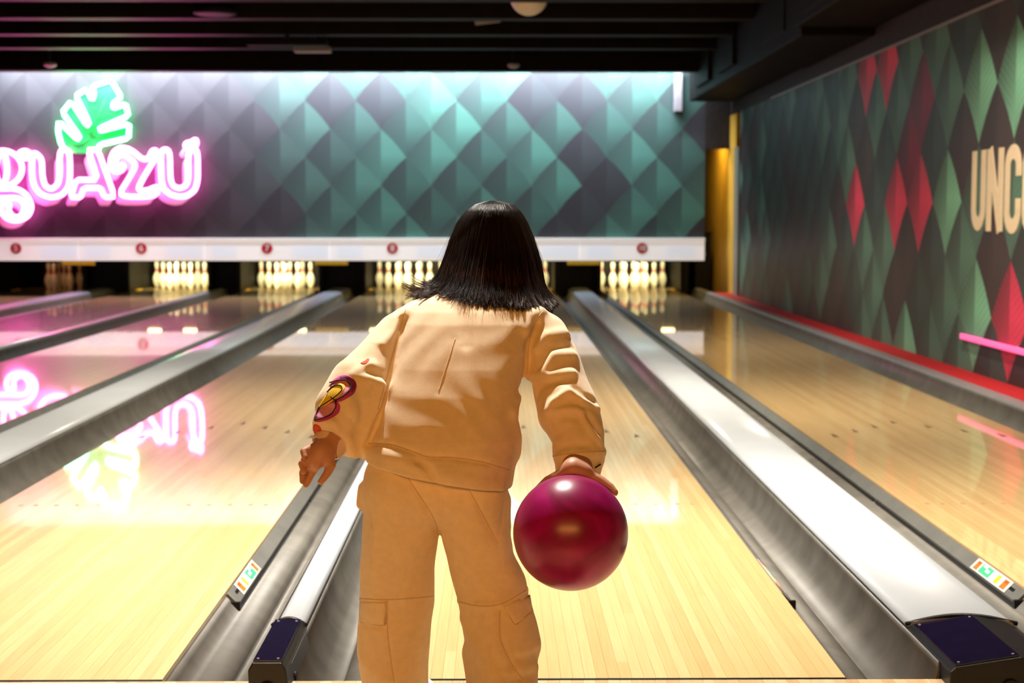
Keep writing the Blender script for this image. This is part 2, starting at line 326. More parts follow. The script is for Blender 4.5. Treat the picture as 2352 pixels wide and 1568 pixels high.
tag(link('trim_2', box_me('trim_2', (WX - 0.02, 15.62, -0.2), (WX + 0.03, 15.95, 1.92)), M['door_grey']), 'grey door edge beside the ochre passage', 'trim', kind='structure')
tag(link('wall_right_upper', box_me('wall_right_upper', (WX, BACKY, MURAL_TOP), (WX + 0.05, FARY, CEILZ)), M['dwall']), 'dark upper strip of the right wall', 'wall', kind='structure')
tag(link('wall_passage', box_me('wall_passage', (WX, 15.95, -0.2), (WX + 0.05, FARY, MURAL_TOP)), M['ochre']), 'ochre wall of the passage beside the pin machines', 'wall', kind='structure')
tag(link('wall_header', box_me('wall_header', (2.735, MY, 1.93), (WX, MY + 0.12, CEILZ)), M['dwall']), 'dark header above the ochre passage', 'wall', kind='structure')
tag(link('wall_front', box_me('wall_front', (LEFTX, FARY - 0.05, -0.2), (WX, FARY, CEILZ)), M['dwall']), 'dark wall behind the pin machines', 'wall', kind='structure')
tag(link('wall_back', box_me('wall_back', (LEFTX, BACKY - 0.1, -0.2), (WX + 0.05, BACKY, CEILZ)), M['dwall']), 'dark wall behind the seating', 'wall', kind='structure')
tag(link('wall_left', box_me('wall_left', (LEFTX - 0.1, BACKY, -0.2), (LEFTX, FARY, CEILZ)), M['dwall']), 'dark wall far to the left of the lanes', 'wall', kind='structure')
cl = tag(link('ceiling', box_me('ceiling', (LEFTX, BACKY, CEILZ - 0.02), (WX + 0.05, FARY, CEILZ + 0.05)), M['ceiling']), 'dark ceiling with cross beams', 'ceiling', kind='structure')
for k in range(17):
    y = 15.05 - 1.28 * k; zb = 2.80 if k == 0 else 2.93
    link('beam', box_me('beam', (LEFTX, y, zb), (2.49, y + 0.22, CEILZ - 0.02), 0.008), M['beam'], cl)
# boxed-in ventilation duct along the right wall
du = empty('duct_casing', 'dark boxed duct casing stepping along the right wall under the ceiling', 'duct', loc=(2.49, 0, 2.5))
for (y0, y1, x0, z0) in ((11.6, 16.2, 2.49, 2.52), (8.9, 11.6, 2.46, 2.50), (6.9, 8.9, 2.40, 2.56), (4.6, 6.9, 2.50, 2.52), (-6.9, 4.6, 2.42, 2.54)):
    o = link('casing_section', box_me('casing_section', (x0, y0 + 0.015, z0), (WX - 0.01, y1 - 0.015, CEILZ - 0.03), 0.012), M['duct'], None); o.parent = du; o.matrix_parent_inverse = du.matrix_basis.inverted()
for y0 in (7.4, 9.6, 12.4, 14.2):
    o = link('access_panel', box_me('access_panel', (2.385 if y0 < 8.9 else 2.445, y0, 2.62), (2.5, y0 + 1.1, 3.0), 0.01), M['duct'], None); o.parent = du; o.matrix_parent_inverse = du.matrix_basis.inverted()
tag(link('lit_duct_end', box_me('lit_duct_end', (2.31, 16.28, 2.40), (2.41, 16.44, 2.90), 0.01), M['silver']), 'pale box added as the lit end of the duct casing', 'bracket')  # pale box added to show the duct end as lit

# ------------------------------------------------------------------ lanes, gutters, dividers
LANES = [(5, -6.875, -5.821), (6, -5.121, -4.067), (7, -3.567, -2.513), (8, -1.8127, -0.7586), (9, -0.259, 0.795), (10, 1.495, 2.549)]
LEND = 19.15
bme = box_me('lane_board', (-0.0133, 0.006, -0.03), (0.0133, LEND, 0.0)); bme.materials.append(M['wood'])
arrow_me = mesh('arrow', [(-0.013, -0.06, 0), (0.013, -0.06, 0), (0, 0.06, 0), (-0.013, -0.06, 0.0006), (0.013, -0.06, 0.0006), (0, 0.06, 0.0006)], [(3, 4, 5), (0, 2, 1), (0, 1, 4, 3), (1, 2, 5, 4), (2, 0, 3, 5)])
arrow_me.materials.append(mat('dark_inlay', (0.09, 0.06, 0.04), 0.4, noise=0.1)); dot_me = lathe('dot', [(0.009, 0.0), (0.009, 0.0006)], 12); dot_me.materials.append(mat('brown_inlay', (0.30, 0.17, 0.08), 0.4, noise=0.1))
where = {5: 'at the far left', 6: 'second from the left', 7: 'third from the left', 8: 'left of the person', 9: 'in front of the person', 10: 'beside the right wall'}
LN = {5: 'the leftmost lane', 6: 'the second lane from left', 7: 'the third lane from left', 8: 'the lane left of the person', 9: 'the lane before the person', 10: 'the lane by the right wall'}
GAP = {5: 'leftmost and second lanes', 6: 'second and third lanes from left', 7: 'third and fourth lanes from left', 8: 'two lanes left of the ball', 9: 'two rightmost lanes'}
for num, xl, xr in LANES:
    xc = (xl + xr) / 2; ln = empty('bowling_lane', f'glossy maple bowling lane {where[num]}', 'bowling lane', 'bowling lanes', (xc, 0, 0))
    link('bed', box_me('bed', (-0.527, 0.006, -0.16), (0.527, LEND, -0.0305)), M['under'], ln)
    for k in range(39): o = link('board', bme, None, ln); o.location = (-0.527 + 0.02703 * (k + 0.5), 0, 0)
    for k in range(-3, 4): o = link('aiming_arrow', arrow_me, None, ln); o.location = (k * 0.134, 4.27 - abs(k) * 0.155, 0.0002)
    for sx in (-1, 1):
        for k in range(5): o = link('aiming_dot', dot_me, None, ln); o.location = (sx * (0.165 + 0.075 * k + (0 if k < 4 else -0.02)), 2.08, 0.0002)
    o = link('foul_line', box_me('foul_line', (-0.527, -0.0078, -0.02), (0.527, 0.0055, 0.0003)), M['black'], ln)

def gutter_prof(x0, x1):
    s = 1 if x1 > x0 else -1; W = abs(x1 - x0); pr = [(x0 + s * 0.001, -0.010), (x0 + s * 0.016, -0.026), (x0 + s * 0.038, -0.050)]
    xm = 0.115
    for k in range(1, 9): t = k / 8 * math.pi / 2; pr.append((x0 + s * (0.038 + (xm - 0.038) * math.sin(t)), -0.050 - 0.044 * (1 - math.cos(t)) * 1.0))
    for k in range(1, 13): t = k / 12 * math.pi / 2; pr.append((x0 + s * (xm + (W - 0.004 - xm) * math.sin(t)), -0.094 + 0.132 * (1 - math.cos(t))))
    pr += [(x1 - s * 0.001, 0.036), (x1 - s * 0.001, -0.15), (x0 + s * 0.001, -0.15)]; return pr
def gutter(x0, x1, label):
    me = prism_y('gutter', gutter_prof(x0, x1), 0.004, 17.75); o = tag(link('gutter', me, M['gutter']), label, 'gutter', 'lane gutters')
    for p in me.polygons: p.use_smooth = abs(p.normal.y) < 0.5
    return o
rail_geo = {}
def sticker(parent, x0, s, y0, y1, tilt):
    """instruction sticker with coloured fields lying on the slanted rail face"""
    e1 = np.array([s * 0.7, 0, -0.714]); e2 = np.array([0, 1.0, 0]); nn = np.array([s * 0.714, 0, 0.7]); org = np.array([x0 + s * 0.006, y0, -0.004]) + nn * 0.0012
    st = None
    def patch(u0, u1, v0, v1, lift, m, nm, par):
        c = [org + e1 * 0.040 * u + e2 * (y1 - y0) * v + nn * l for l in (lift - 0.0006, lift) for (u, v) in ((u0, v0), (u1, v0), (u1, v1), (u0, v1))]
        me_ = mesh(nm, c, [(4, 5, 6, 7), (3, 2, 1, 0), (0, 1, 5, 4), (1, 2, 6, 5), (2, 3, 7, 6), (3, 0, 4, 7)])
        return link(nm, me_, m, par)
    st = patch(0, 1, 0, 1, 0.0008, M['st_white'], 'sticker', parent)
    for (a, b2, c, d, mm) in ((0.12, 0.9, 0.05, 0.18, 'st_orange'), (0.15, 0.88, 0.27, 0.36, 'st_yellow'), (0.1, 0.9, 0.50, 0.80, 'st_green'), (0.12, 0.9, 0.84, 0.95, 'st_orange'), (0.35, 0.6, 0.56, 0.66, 'st_white'), (0.15, 0.35, 0.66, 0.76, 'st_white'), (0.2, 0.35, 0.88, 0.93, 'p_red'), (0.2, 0.4, 0.08, 0.15, 'p_red')):
        patch(a, b2, c, d, 0.0013 if mm not in ('st_white', 'p_red') else 0.0017, M[mm], 'sticker_field', st)
def rail(x0, s, label, y0=0.80, stick=True):
    pr = [(x0 + s * 0.002, -0.0065), (x0 + s * 0.006, -0.004), (x0 + s * 0.036, -0.0335), (x0 + s * 0.036, -0.044), (x0 + s * 0.002, -0.0085)]
    r = tag(link('bumper_rail', prism_y('bumper_rail', pr, y0, 16.9), M['rail']), label, 'bumper rail', 'folded bumper rails')
    y = y0
    while y < 14: link('slot', box_me('slot', (min(x0 + s * 0.0355, x0 + s * 0.043), y, -0.056), (max(x0 + s * 0.0355, x0 + s * 0.043), y + 1.55, -0.0405)), M['black'], r); y += 1.58
    link('end_plate', box_me('end_plate', (min(x0 + s * 0.004, x0 + s * 0.043), y0 - 0.012, -0.056), (max(x0 + s * 0.004, x0 + s * 0.043), y0, -0.026)), M['black'], r)
    link('latch_slot', prism_y('latch_slot', [(x0 + s * 0.016, -0.0135), (x0 + s * 0.023, -0.0205), (x0 + s * 0.023, -0.0190), (x0 + s * 0.0165, -0.0125)], y0 + 0.06, y0 + 0.10), M['black'], r)
    if stick: sticker(r, x0, s, 0.90, 1.21, 0)
    return r
def cap(x0, x1, label):
    prof = [(x0, -0.10), (x0, 0.040), (x0 + 0.006, 0.050), (x0 + 0.016, 0.0555)]
    n = 8; a, b2 = x0 + 0.016, x1 - 0.016
    for k in range(1, n): t = k / n; prof.append((a + (b2 - a) * t, 0.0555 + 0.008 * math.sin(math.pi * t) * min(1, (x1 - x0) / 0.2)))
    prof += [(x1 - 0.016, 0.0555), (x1 - 0.006, 0.050), (x1, 0.040), (x1, -0.10)]
    me = prism_y('divider_cap', prof, 0.28, 17.5); o = empty('lane_divider', label, 'divider', 'lane dividers'); link('cap', me, M['cap'], o)
    for p in me.polygons: p.use_smooth = abs(p.normal.y) < 0.5
    link('edge_seam', box_me('edge_seam', (x0 - 0.0035, 0.28, 0.0), (x0 - 0.0005, 17.4, 0.0385)), M['black'], o); link('edge_seam', box_me('edge_seam', (x1 + 0.0005, 0.28, 0.0), (x1 + 0.0035, 17.4, 0.0385)), M['black'], o)
    return o
GW = 0.2150
dividers = []
for i in range(5):
    (na, _, xr), (nb_, xl, _) = LANES[i], LANES[i + 1]; wide = xl - xr > 0.6; gw = GW if wide else 0.2105
    gutter(xr, xr + gw, f'grey gutter along the right side of {LN[na]}')
    gutter(xl, xl - gw, f'grey gutter along the left side of {LN[nb_]}')
    rail(xr, 1, f'grey bumper rail on the right edge of {LN[na]}', stick=na >= 8); rail(xl, -1, f'grey bumper rail on the left edge of {LN[nb_]}', stick=nb_ >= 8)
    cap(xr + gw + 0.004, xl - gw - 0.004, f'{"wide" if wide else "narrow"} pale capped divider between the {GAP[na]}')
gutter(2.549, 2.765, 'dark gutter between the rightmost lane and the red ledge'); gutter(-6.875, -7.085, 'grey gutter left of the leftmost lane')
rail(2.549, 1, 'grey bumper rail on the right edge of the rightmost lane', stick=False); rail(-6.875, -1, 'grey bumper rail on the left edge of the leftmost lane', stick=False)
cap(-7.36, -7.089, 'pale divider cap at the far left beyond the leftmost lane')
tag(link('edge_strip', prism_y('edge_strip', [(2.767, -0.1), (2.767, 0.035), (2.775, 0.048), (2.79, 0.052), (2.845, 0.052), (2.85, 0.046), (2.85, -0.1)], 0.02, 17.6), M['silver']), 'mauve grey edge strip between the right gutter and red ledge', 'edge strip')
tag(link('red_ledge', box_me('red_ledge', (2.8505, 0.02, -0.15), (WX, 16.4, 0.05), 0.004), M['red_ledge']), 'red ledge running along the foot of the right wall', 'ledge')

def nose(x0, x1, narrow, label):
    """black end box with a smoked indigo top panel where a divider starts"""
    t = empty('divider_end_box', label, 'end box', 'divider end boxes', ((x0 + x1) / 2, 0.1, 0)); c = (x0 + x1) / 2
    def par(o): o.parent = t; o.matrix_parent_inverse = t.matrix_basis.inverted(); return o
    if narrow: prof = [(x0, -0.09), (x0 - 0.004, 0.045), (x0 + 0.006, 0.062), (x1 - 0.006, 0.062), (x1 + 0.004, 0.045), (x1 + 0.012, -0.02), (x1 + 0.004, -0.09)]; a, b2, za, zb = x0 + 0.004, x1 - 0.004, 0.0625, 0.0625
    else: prof = [(x0, -0.09), (x0 - 0.002, 0.036), (x0 + 0.010, 0.047), (x0 + 0.158, 0.070), (x1 - 0.03, 0.054), (x1 + 0.004, 0.036), (x1, -0.09)]; a, b2, za, zb = x0 + 0.010, x0 + 0.156, 0.0475, 0.0700
    body = prism_y('body', prof, -0.075, 0.285); bm = bmesh.new(); bm.from_mesh(body); bmesh.ops.bevel(bm, geom=[e for e in bm.edges], offset=0.003, segments=2, profile=0.5, affect='EDGES'); bm.to_mesh(body); bm.free()
    par(link('body', body, M['black']))
    v = [(a + 0.003, -0.068, za + 0.0005), (b2 - 0.003, -0.068, zb + 0.0005), (b2 - 0.003, 0.272, zb + 0.0005), (a + 0.003, 0.272, za + 0.0005)]; v += [(p[0], p[1], p[2] + 0.003) for p in v]
    par(link('top_panel', mesh('top_panel', v, [(4, 5, 6, 7), (3, 2, 1, 0), (0, 1, 5, 4), (1, 2, 6, 5), (2, 3, 7, 6), (3, 0, 4, 7)]), M['indigo']))
    arch = [(x0 - 0.004 + (x1 - x0 + 0.008) * k / 12, 0.286, 0.046 + (0.022 if not narrow else 0.018) * math.sin(math.pi * k / 12)) for k in range(13)]
    par(tube('arch_rim', arch, 0.006, M['black'], None, 6))
    for (sx, sy) in ((a + 0.012, 0.255), (b2 - 0.012, 0.255), (a + 0.012, -0.055), (b2 - 0.012, -0.055)):
        z = za + (zb - za) * (sx - a) / (b2 - a); par(link('screw', lathe('screw', [(0.0035, 0), (0.003, 0.0015)], 10, (sx, sy, z + 0.0034)), M['silver']))
    v_, f_ = tube_geo([(x0 - 0.006, 0.03, 0.0), (x0 + 0.004, 0.03, 0.0)], 0.012, 14); par(link('sensor_eye', mesh('sensor_eye', v_, f_), M['dark']))
    if narrow: v_, f_ = tube_geo([(x1 + 0.002, 0.03, 0.0), (x1 + 0.013, 0.03, 0.0)], 0.012, 14); par(link('sensor_eye', mesh('sensor_eye', v_, f_), M['dark']))
    v_, f_ = tube_geo([(c, -0.082, 0.0), (c, -0.07, 0.0)], 0.02, 16); par(link('knob', mesh('knob', v_, f_), M['dark']))
for i in range(5):
    (na, _, xr), (nb_, xl, _) = LANES[i], LANES[i + 1]; wide = xl - xr > 0.6; gw = GW if wide else 0.2105
    nose(xr + gw + 0.001, xl - gw - 0.001, not wide, f'black end box on the divider between the {GAP[na]}')

# ------------------------------------------------------------------ mural wall above the pins
BX0, BZ0, BW, BH = -1.179, 2.55, 0.657, 0.735
bright = {}
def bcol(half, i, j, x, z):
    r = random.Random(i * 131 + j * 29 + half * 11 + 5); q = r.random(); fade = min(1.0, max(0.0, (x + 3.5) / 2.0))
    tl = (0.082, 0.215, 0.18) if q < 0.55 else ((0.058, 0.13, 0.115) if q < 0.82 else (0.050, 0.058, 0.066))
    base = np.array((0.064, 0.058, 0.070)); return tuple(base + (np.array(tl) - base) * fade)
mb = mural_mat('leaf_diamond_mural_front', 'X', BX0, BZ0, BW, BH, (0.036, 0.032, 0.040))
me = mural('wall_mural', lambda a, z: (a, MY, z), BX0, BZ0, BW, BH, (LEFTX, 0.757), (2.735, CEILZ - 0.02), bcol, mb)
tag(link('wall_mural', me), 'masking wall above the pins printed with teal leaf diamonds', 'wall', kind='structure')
tag(link('wall_mural_backing', box_me('wall_mural_backing', (LEFTX, MY + 0.004, 0.757), (2.735, MY + 0.10, CEILZ - 0.02)), M['dwall']), 'dark rear side of the masking wall', 'wall', kind='structure')
fa = empty('lane_number_fascia', 'long white fascia with red lane numbers above the pin openings', 'fascia', loc=(-2.3, MY, 0.47))
def parf(o): o.parent = fa; o.matrix_parent_inverse = fa.matrix_basis.inverted(); return o
NX = [(5, -6.275), (6, -4.642), (7, -3.000), (8, -1.361), (9, 0.276), (10, 1.913)]
edges = [LEFTX + 0.02, -5.46, -3.82, -2.18, -0.542, 1.095, 2.735]
for k in range(6):
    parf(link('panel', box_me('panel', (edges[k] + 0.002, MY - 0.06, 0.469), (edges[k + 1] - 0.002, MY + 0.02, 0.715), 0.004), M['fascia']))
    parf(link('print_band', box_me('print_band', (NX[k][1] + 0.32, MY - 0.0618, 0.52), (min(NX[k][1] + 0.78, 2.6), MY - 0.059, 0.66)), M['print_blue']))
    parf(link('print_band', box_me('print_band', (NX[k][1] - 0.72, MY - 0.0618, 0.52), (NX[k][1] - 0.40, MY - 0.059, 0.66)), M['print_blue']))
    num, x = NX[k]; d = lathe('number_disc', [(0.074, 0), (0.074, 0.004)], 32); o = parf(link('number_disc', d, M['red_print'])); 
    o.matrix_parent_inverse.identity(); o.rotation_euler = (math.pi / 2, 0, 0); o.location = (x + 2.3, -0.0612, 0.63 - 0.47)
    tx = link('digit', text_me(str(num), 0.115 if num < 10 else 0.095, 'digit'), M['white_print'], o); tx.location = (0, 0, 0.0055)
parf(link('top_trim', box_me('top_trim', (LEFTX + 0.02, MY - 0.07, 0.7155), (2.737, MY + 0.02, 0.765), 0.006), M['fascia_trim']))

# ------------------------------------------------------------------ pin decks: machines, lamps, pins
for i in range(5):
    (na, _, xr), (nb_, xl, _) = LANES[i], LANES[i + 1]; wide = xl - xr > 0.6
    k = empty('kickback', f'dark kickback partition behind the {GAP[na]}', 'partition', 'kickback partitions', ((xl + xr) / 2, 17.8, 0))
    hw = (xl - xr) / 2 - 0.02
    link('side_panel', box_me('side_panel', (-hw, 0, -0.18), (-hw + 0.06, 2.2, 0.9), 0.006), M['kick'], k); link('side_panel', box_me('side_panel', (hw - 0.06, 0, -0.18), (hw, 2.2, 0.9), 0.006), M['kick'], k)
    link('filler', box_me('filler', (-hw + 0.061, 0.25, -0.18), (hw - 0.061, 2.2, 0.9)), M['dark'], k); link('rubber_edge', box_me('rubber_edge', (-hw, -0.03, -0.1), (-hw + 0.05, -0.001, 0.6), 0.008), M['dark'], k); link('rubber_edge', box_me('rubber_edge', (hw - 0.05, -0.03, -0.1), (hw, -0.001, 0.6), 0.008), M['dark'], k)
    if wide:
        gb = tag(link('guard_bar', box_me('guard_bar', ((xl + xr) / 2 - 0.215, 16.392, 0.412), ((xl + xr) / 2 + 0.215, 16.43, 0.4685), 0.006), M['yellow']), f'yellow guard bar under the fascia between the {GAP[na]}', 'guard bar', 'yellow guard bars')
        for s in (-0.15, 0.15): link('bracket', box_me('bracket', ((xl + xr) / 2 + s - 0.02, 16.4305, 0.425), ((xl + xr) / 2 + s + 0.02, 16.46, 0.4685), 0.003), M['dark'], gb)
k = empty('kickback', 'dark kickback partition beside the ochre passage', 'partition', 'kickback partitions', (2.65, 17.8, 0)); link('side_panel', box_me('side_panel', (-0.06, 0, -0.18), (0.0, 2.2, 1.0), 0.006), M['kick'], k); link('outer_panel', box_me('outer_panel', (0.001, 0.02, -0.18), (0.06, 2.2, 0.95), 0.006), M['dark'], k)
k = empty('kickback', 'dark kickback partition left of the leftmost pins', 'partition', 'kickback partitions', (-7.1, 17.8, 0)); link('side_panel', box_me('side_panel', (-0.1, 0, -0.18), (0.1, 2.2, 0.9), 0.006), M['kick'], k); link('edge', box_me('edge', (-0.1, -0.03, -0.1), (0.1, -0.001, 0.6), 0.008), M['dark'], k)
def pin_mesh():
    I = 0.0254; prof = [(0.0, 2.03), (0.2, 2.3), (0.75, 2.83), (2.25, 3.91), (3.375, 4.51), (4.5, 4.77), (5.2, 4.72), (5.875, 4.56), (6.5, 4.22), (7.25, 3.70), (8.0, 3.0), (8.625, 2.47), (9.375, 1.97), (10.0, 1.80), (10.875, 1.87), (11.75, 2.09), (12.625, 2.35), (13.2, 2.5), (13.7, 2.53), (14.2, 2.28), (14.6, 1.83), (14.85, 1.28), (14.97, 0.6), (15.0, 0.05)]
    P = [(d / 2 * I, z * I) for z, d in prof]; body = lathe('pin_body', P, 20)
    def R(z): return float(np.interp(z, [p[1] for p in P], [p[0] for p in P]))
    bands = []
    for z0, z1 in ((8.9, 9.55), (10.15, 10.8)):
        zz = np.linspace(z0 * I, z1 * I, 5); bands.append(lathe('neck_band', [(R(zz[0]) - 0.001, zz[0])] + [(R(z) + 0.0009, z) for z in zz] + [(R(zz[-1]) - 0.001, zz[-1])], 20))
    for m_ in (body,): m_.materials.append(M['pin'])
    for m_ in bands: m_.materials.append(M['pin_red'])
    for m_ in [body] + bands: m_.polygons.foreach_set('use_smooth', [len(p.vertices) == 4 for p in m_.polygons])
    return body, bands
pb, pbands = pin_mesh()
POS = [(0, 0, 'front pin'), (1, -0.5, 'second row left'), (1, 0.5, 'second row right'), (2, -1, 'third row left'), (2, 0, 'third row middle'), (2, 1, 'third row right'),
       (3, -1.5, 'back row leftmost'), (3, -0.5, 'back row inner left'), (3, 0.5, 'back row inner right'), (3, 1.5, 'back row rightmost')]
for num, xl, xr in LANES:
    for row, off, nm in POS:
        if num == 5 and (row, off) in ((3, -1.5), (2, -1)): continue
        p = empty('bowling_pin', f'white bowling pin, {nm} of {LN[num]}', 'bowling pin', f'pins of {LN[num]}', ((xl + xr) / 2 + off * 0.3048, 18.29 + row * 0.264, 0.0))
        link('body', pb, None, p)
        for b2 in pbands: link('neck_band', b2, None, p)
for num, xl, xr in LANES:
    xc = (xl + xr) / 2; dk = empty('pinsetter', f'dark pin setting machine behind the pins of {LN[num]}', 'pinsetter', 'pin setting machines', (xc, 19.3, 0))
    link('curtain', box_me('curtain', (-0.54, 0.16, -0.19), (0.54, 0.2, 0.62), 0.004), M['dark'], dk); link('hood', box_me('hood', (-0.54, -1.4, 0.66), (0.54, 0.3, 1.3), 0.01), M['dark'], dk)
    link('sweep_bar', box_me('sweep_bar', (-0.54, -1.62, 0.60), (0.54, -1.56, 0.655), 0.006), M['dark'], dk)
    for s in (-1, 1): link('deck_edge', box_me('deck_edge', (s * 0.52 - 0.02, -1.25, 0.0005), (s * 0.52 + 0.02, -0.95, 0.012), 0.002), M['yellow'], dk)
    lampx = {8: (-0.42, -0.12), 10: (0.1, 0.42), 9: (-0.3, 0.3)}.get(num, (-0.25, 0.25))
    lf = empty('pin_lamp', f'{"warm" if num > 5 else "dim"} pin deck lamp behind the fascia over {LN[num]}', 'lamp', 'pin deck lamps', (xc, 17.96, 0.56))
    link('housing', box_me('housing', (-0.52, -0.05, 0.03), (0.52, 0.05, 0.09), 0.005), M['dark'], lf)
    link('arm', box_me('arm', (-0.02, -0.02, 0.0905), (0.02, 0.02, 0.1003)), M['dark'], lf)
    for lx in lampx: link('tube', box_me('tube', (lx - 0.09, -0.03, -0.02), (lx + 0.09, 0.03, 0.028), 0.01), M['tubelight'] if num > 5 else M['lampwhite'], lf)
    a_ = area('pin_light', (xc, 17.97, 0.57), (math.radians(62), 0, 0), 0.98, 0.06, 40 if num > 5 else 1.3, (1.0, 0.86, 0.42) if num > 5 else (1.0, 0.42, 0.12), 130); a_.parent = lf; a_.matrix_parent_inverse = lf.matrix_basis.inverted()
cb = empty('passage_shade_box', 'dark box added as shade low in the ochre passage', 'shade box', loc=(2.9, 17.68, -0.2))  # dark box added where the pin machine's shadow falls
link('body', box_me('body', (-0.11, 0, 0), (0.10, 1.2, 1.0), 0.01), M['dark'], cb); link('top_slab', box_me('top_slab', (-0.12, -0.01, 1.001), (0.11, 1.21, 1.03), 0.006), M['kick'], cb); link('front_bar', box_me('front_bar', (-0.03, -0.03, 0.7), (0.03, -0.001, 0.73), 0.006), M['silver'], cb)
pl = empty('passage_lamp', 'warm wall lamp lighting the ochre passage', 'lamp', loc=(2.80, 17.2, 2.35)); link('shade', box_me('shade', (-0.08, -0.2, 0), (0.08, 0.2, 0.06), 0.01), M['fixture'], pl); link('arm', box_me('arm', (0.081, -0.02, 0.02), (0.262, 0.02, 0.04)), M['fixture'], pl); link('diffuser', box_me('diffuser', (-0.07, -0.19, -0.012), (0.07, 0.19, -0.001), 0.003), M['tubelight'], pl)
a_ = area('passage_light', (2.80, 17.0, 2.30), (0, math.radians(25), 0), 0.15, 0.4, 26, (1.0, 0.70, 0.16)); a_.parent = pl; a_.matrix_parent_inverse = pl.matrix_basis.inverted()

# ------------------------------------------------------------------ ceiling fittings
for n_, (lx, ly, pw) in enumerate(DOWNLIGHTS):
    row = 'over the foul line' if ly < 1 else 'added past the foul line for lane sheen' if ly < 3 else ('above the aiming arrows' if ly < 6 else 'half way down the hall')
    col = {-4.6: 'over the second lane', -4.2: 'left of the mural centre', -1.55: 'over the lane left of the person', -1.3: 'left of the person', -1.0: 'at the mural centre', -0.18: 'over the person', 0.5: 'beyond the ball', 2.05: 'nearest the right gutter', 0.6: 'right of the person', 2.0: 'over the rightmost lane', 2.1: 'by the right wall', 1.6: 'near the right wall'}[lx]
    d = empty('downlight', f'black can downlight {row}, {col}', 'downlight', 'ceiling downlights', (lx, ly, 2.88))
    link('can', lathe('can', [(0.07, 0.0), (0.075, 0.002), (0.075, 0.20), (0.03, 0.21)], 24), M['black'], d); link('lens', lathe('lens', [(0.055, -0.004), (0.055, -0.0005)], 20), M['lens'], d); link('stem', lathe('stem', [(0.012, 0.211), (0.012, 0.49)], 10), M['black'], d)
wl = empty('mural_washer_strip', 'cool linear lamp above the mural wall behind the last beam', 'lamp', loc=(-2.1, 15.95, 3.02)); link('profile', box_me('profile', (-4.45, -0.05, 0), (4.45, 0.05, 0.05), 0.004), M['fixture'], wl); link('diffuser', box_me('diffuser', (-4.4, -0.03, -0.012), (4.4, 0.03, -0.001)), M['washer'], wl); link('hanger', box_me('hanger', (-0.02, -0.02, 0.051), (0.02, 0.02, 0.359)), M['beam'], wl)
sl = empty('back_fill_bar', 'unseen bar added for the warm fill behind the approach', 'lamp', loc=(-0.6, -5.5, 2.30)); link('housing', box_me('housing', (-1.8, -0.3, 0), (1.8, 0.3, 0.06), 0.01), M['black'], sl); link('hanger', box_me('hanger', (-0.02, -0.02, 0.061), (0.02, 0.02, 1.08)), M['black'], sl)  # unseen housing added for the warm fill
p = onY(1215, -8, 10.3); g = empty('globe_lamp', 'white globe lamp hanging from the ceiling at the top edge', 'lamp', loc=tuple(p))
gp = [(0.17 * math.sin(math.pi * k / 16), -0.17 * math.cos(math.pi * k / 16)) for k in range(17)]; gp[0] = (0.004, -0.17); gp[-1] = (0.004, 0.17)
link('globe', lathe('globe', gp, 32), M['lampwhite'], g, True); link('stem', lathe('stem', [(0.012, 0.17), (0.012, CEILZ - 0.03 - p[2])], 10), M['black'], g)
p = onY(1120, 48, 12.0); g = empty('spot_head', 'small pale spotlight head left of the globe lamp', 'spotlight', loc=tuple(p)); o = link('head', box_me('head', (-0.13, -0.08, -0.02), (0.13, 0.08, 0.02), 0.01), M['fixture'], g); o.rotation_euler = (0.25, -0.12, 0); link('arm', lathe('arm', [(0.012, 0.021), (0.012, CEILZ - 0.03 - p[2])], 8), M['black'], g)
p = onY(718, 114, 13.5); g = empty('emergency_light', 'flat pale emergency light panel on the dark ceiling', 'light panel', loc=tuple(p)); link('panel', box_me('panel', (-0.2, -0.1, -0.03), (0.2, 0.1, 0.03), 0.008), M['fixture'], g); link('bracket', box_me('bracket', (-0.03, -0.03, 0.031), (0.03, 0.03, CEILZ - 0.03 - p[2])), M['black'], g)
p = onY(660, 99, 12.6); g = empty('cable_tray', 'dark cable tray section beside the emergency light', 'cable tray', loc=tuple(p)); link('tray', box_me('tray', (-0.42, -0.1, -0.03), (0.42, 0.1, 0.03), 0.006), M['beam'], g); link('hanger', box_me('hanger', (-0.02, -0.02, 0.031), (0.02, 0.02, CEILZ - 0.03 - p[2])), M['black'], g)
p = onY(494, 27, 11.0); g = empty('ceiling_speaker', 'round dark ceiling speaker above the neon sign', 'speaker', loc=tuple(p)); link('ring', lathe('ring', [(0.18, -0.025), (0.20, -0.02), (0.20, 0.02), (0.12, 0.06)], 28), M['beam'], g); link('grille', lathe('grille', [(0.165, -0.028), (0.165, -0.0255)], 28), M['dark'], g); link('stem', lathe('stem', [(0.02, 0.06), (0.02, CEILZ - 0.03 - p[2])], 8), M['black'], g)
for (x, y, lb) in ((115, 149, 'small round sensor on the ceiling above the green leaf'), (1180, 151, 'small round sensor on the ceiling near the mural centre')):
    p = onY(x, y, 14.6); g = empty('smoke_detector', lb, 'detector', 'ceiling detectors', tuple(p)); link('dome', lathe('dome', [(0.03, -0.03), (0.07, -0.01), (0.07, 0.02)], 18), M['fixture'], g); link('stem', lathe('stem', [(0.015, 0.02), (0.015, CEILZ - 0.03 - p[2])], 8), M['black'], g)

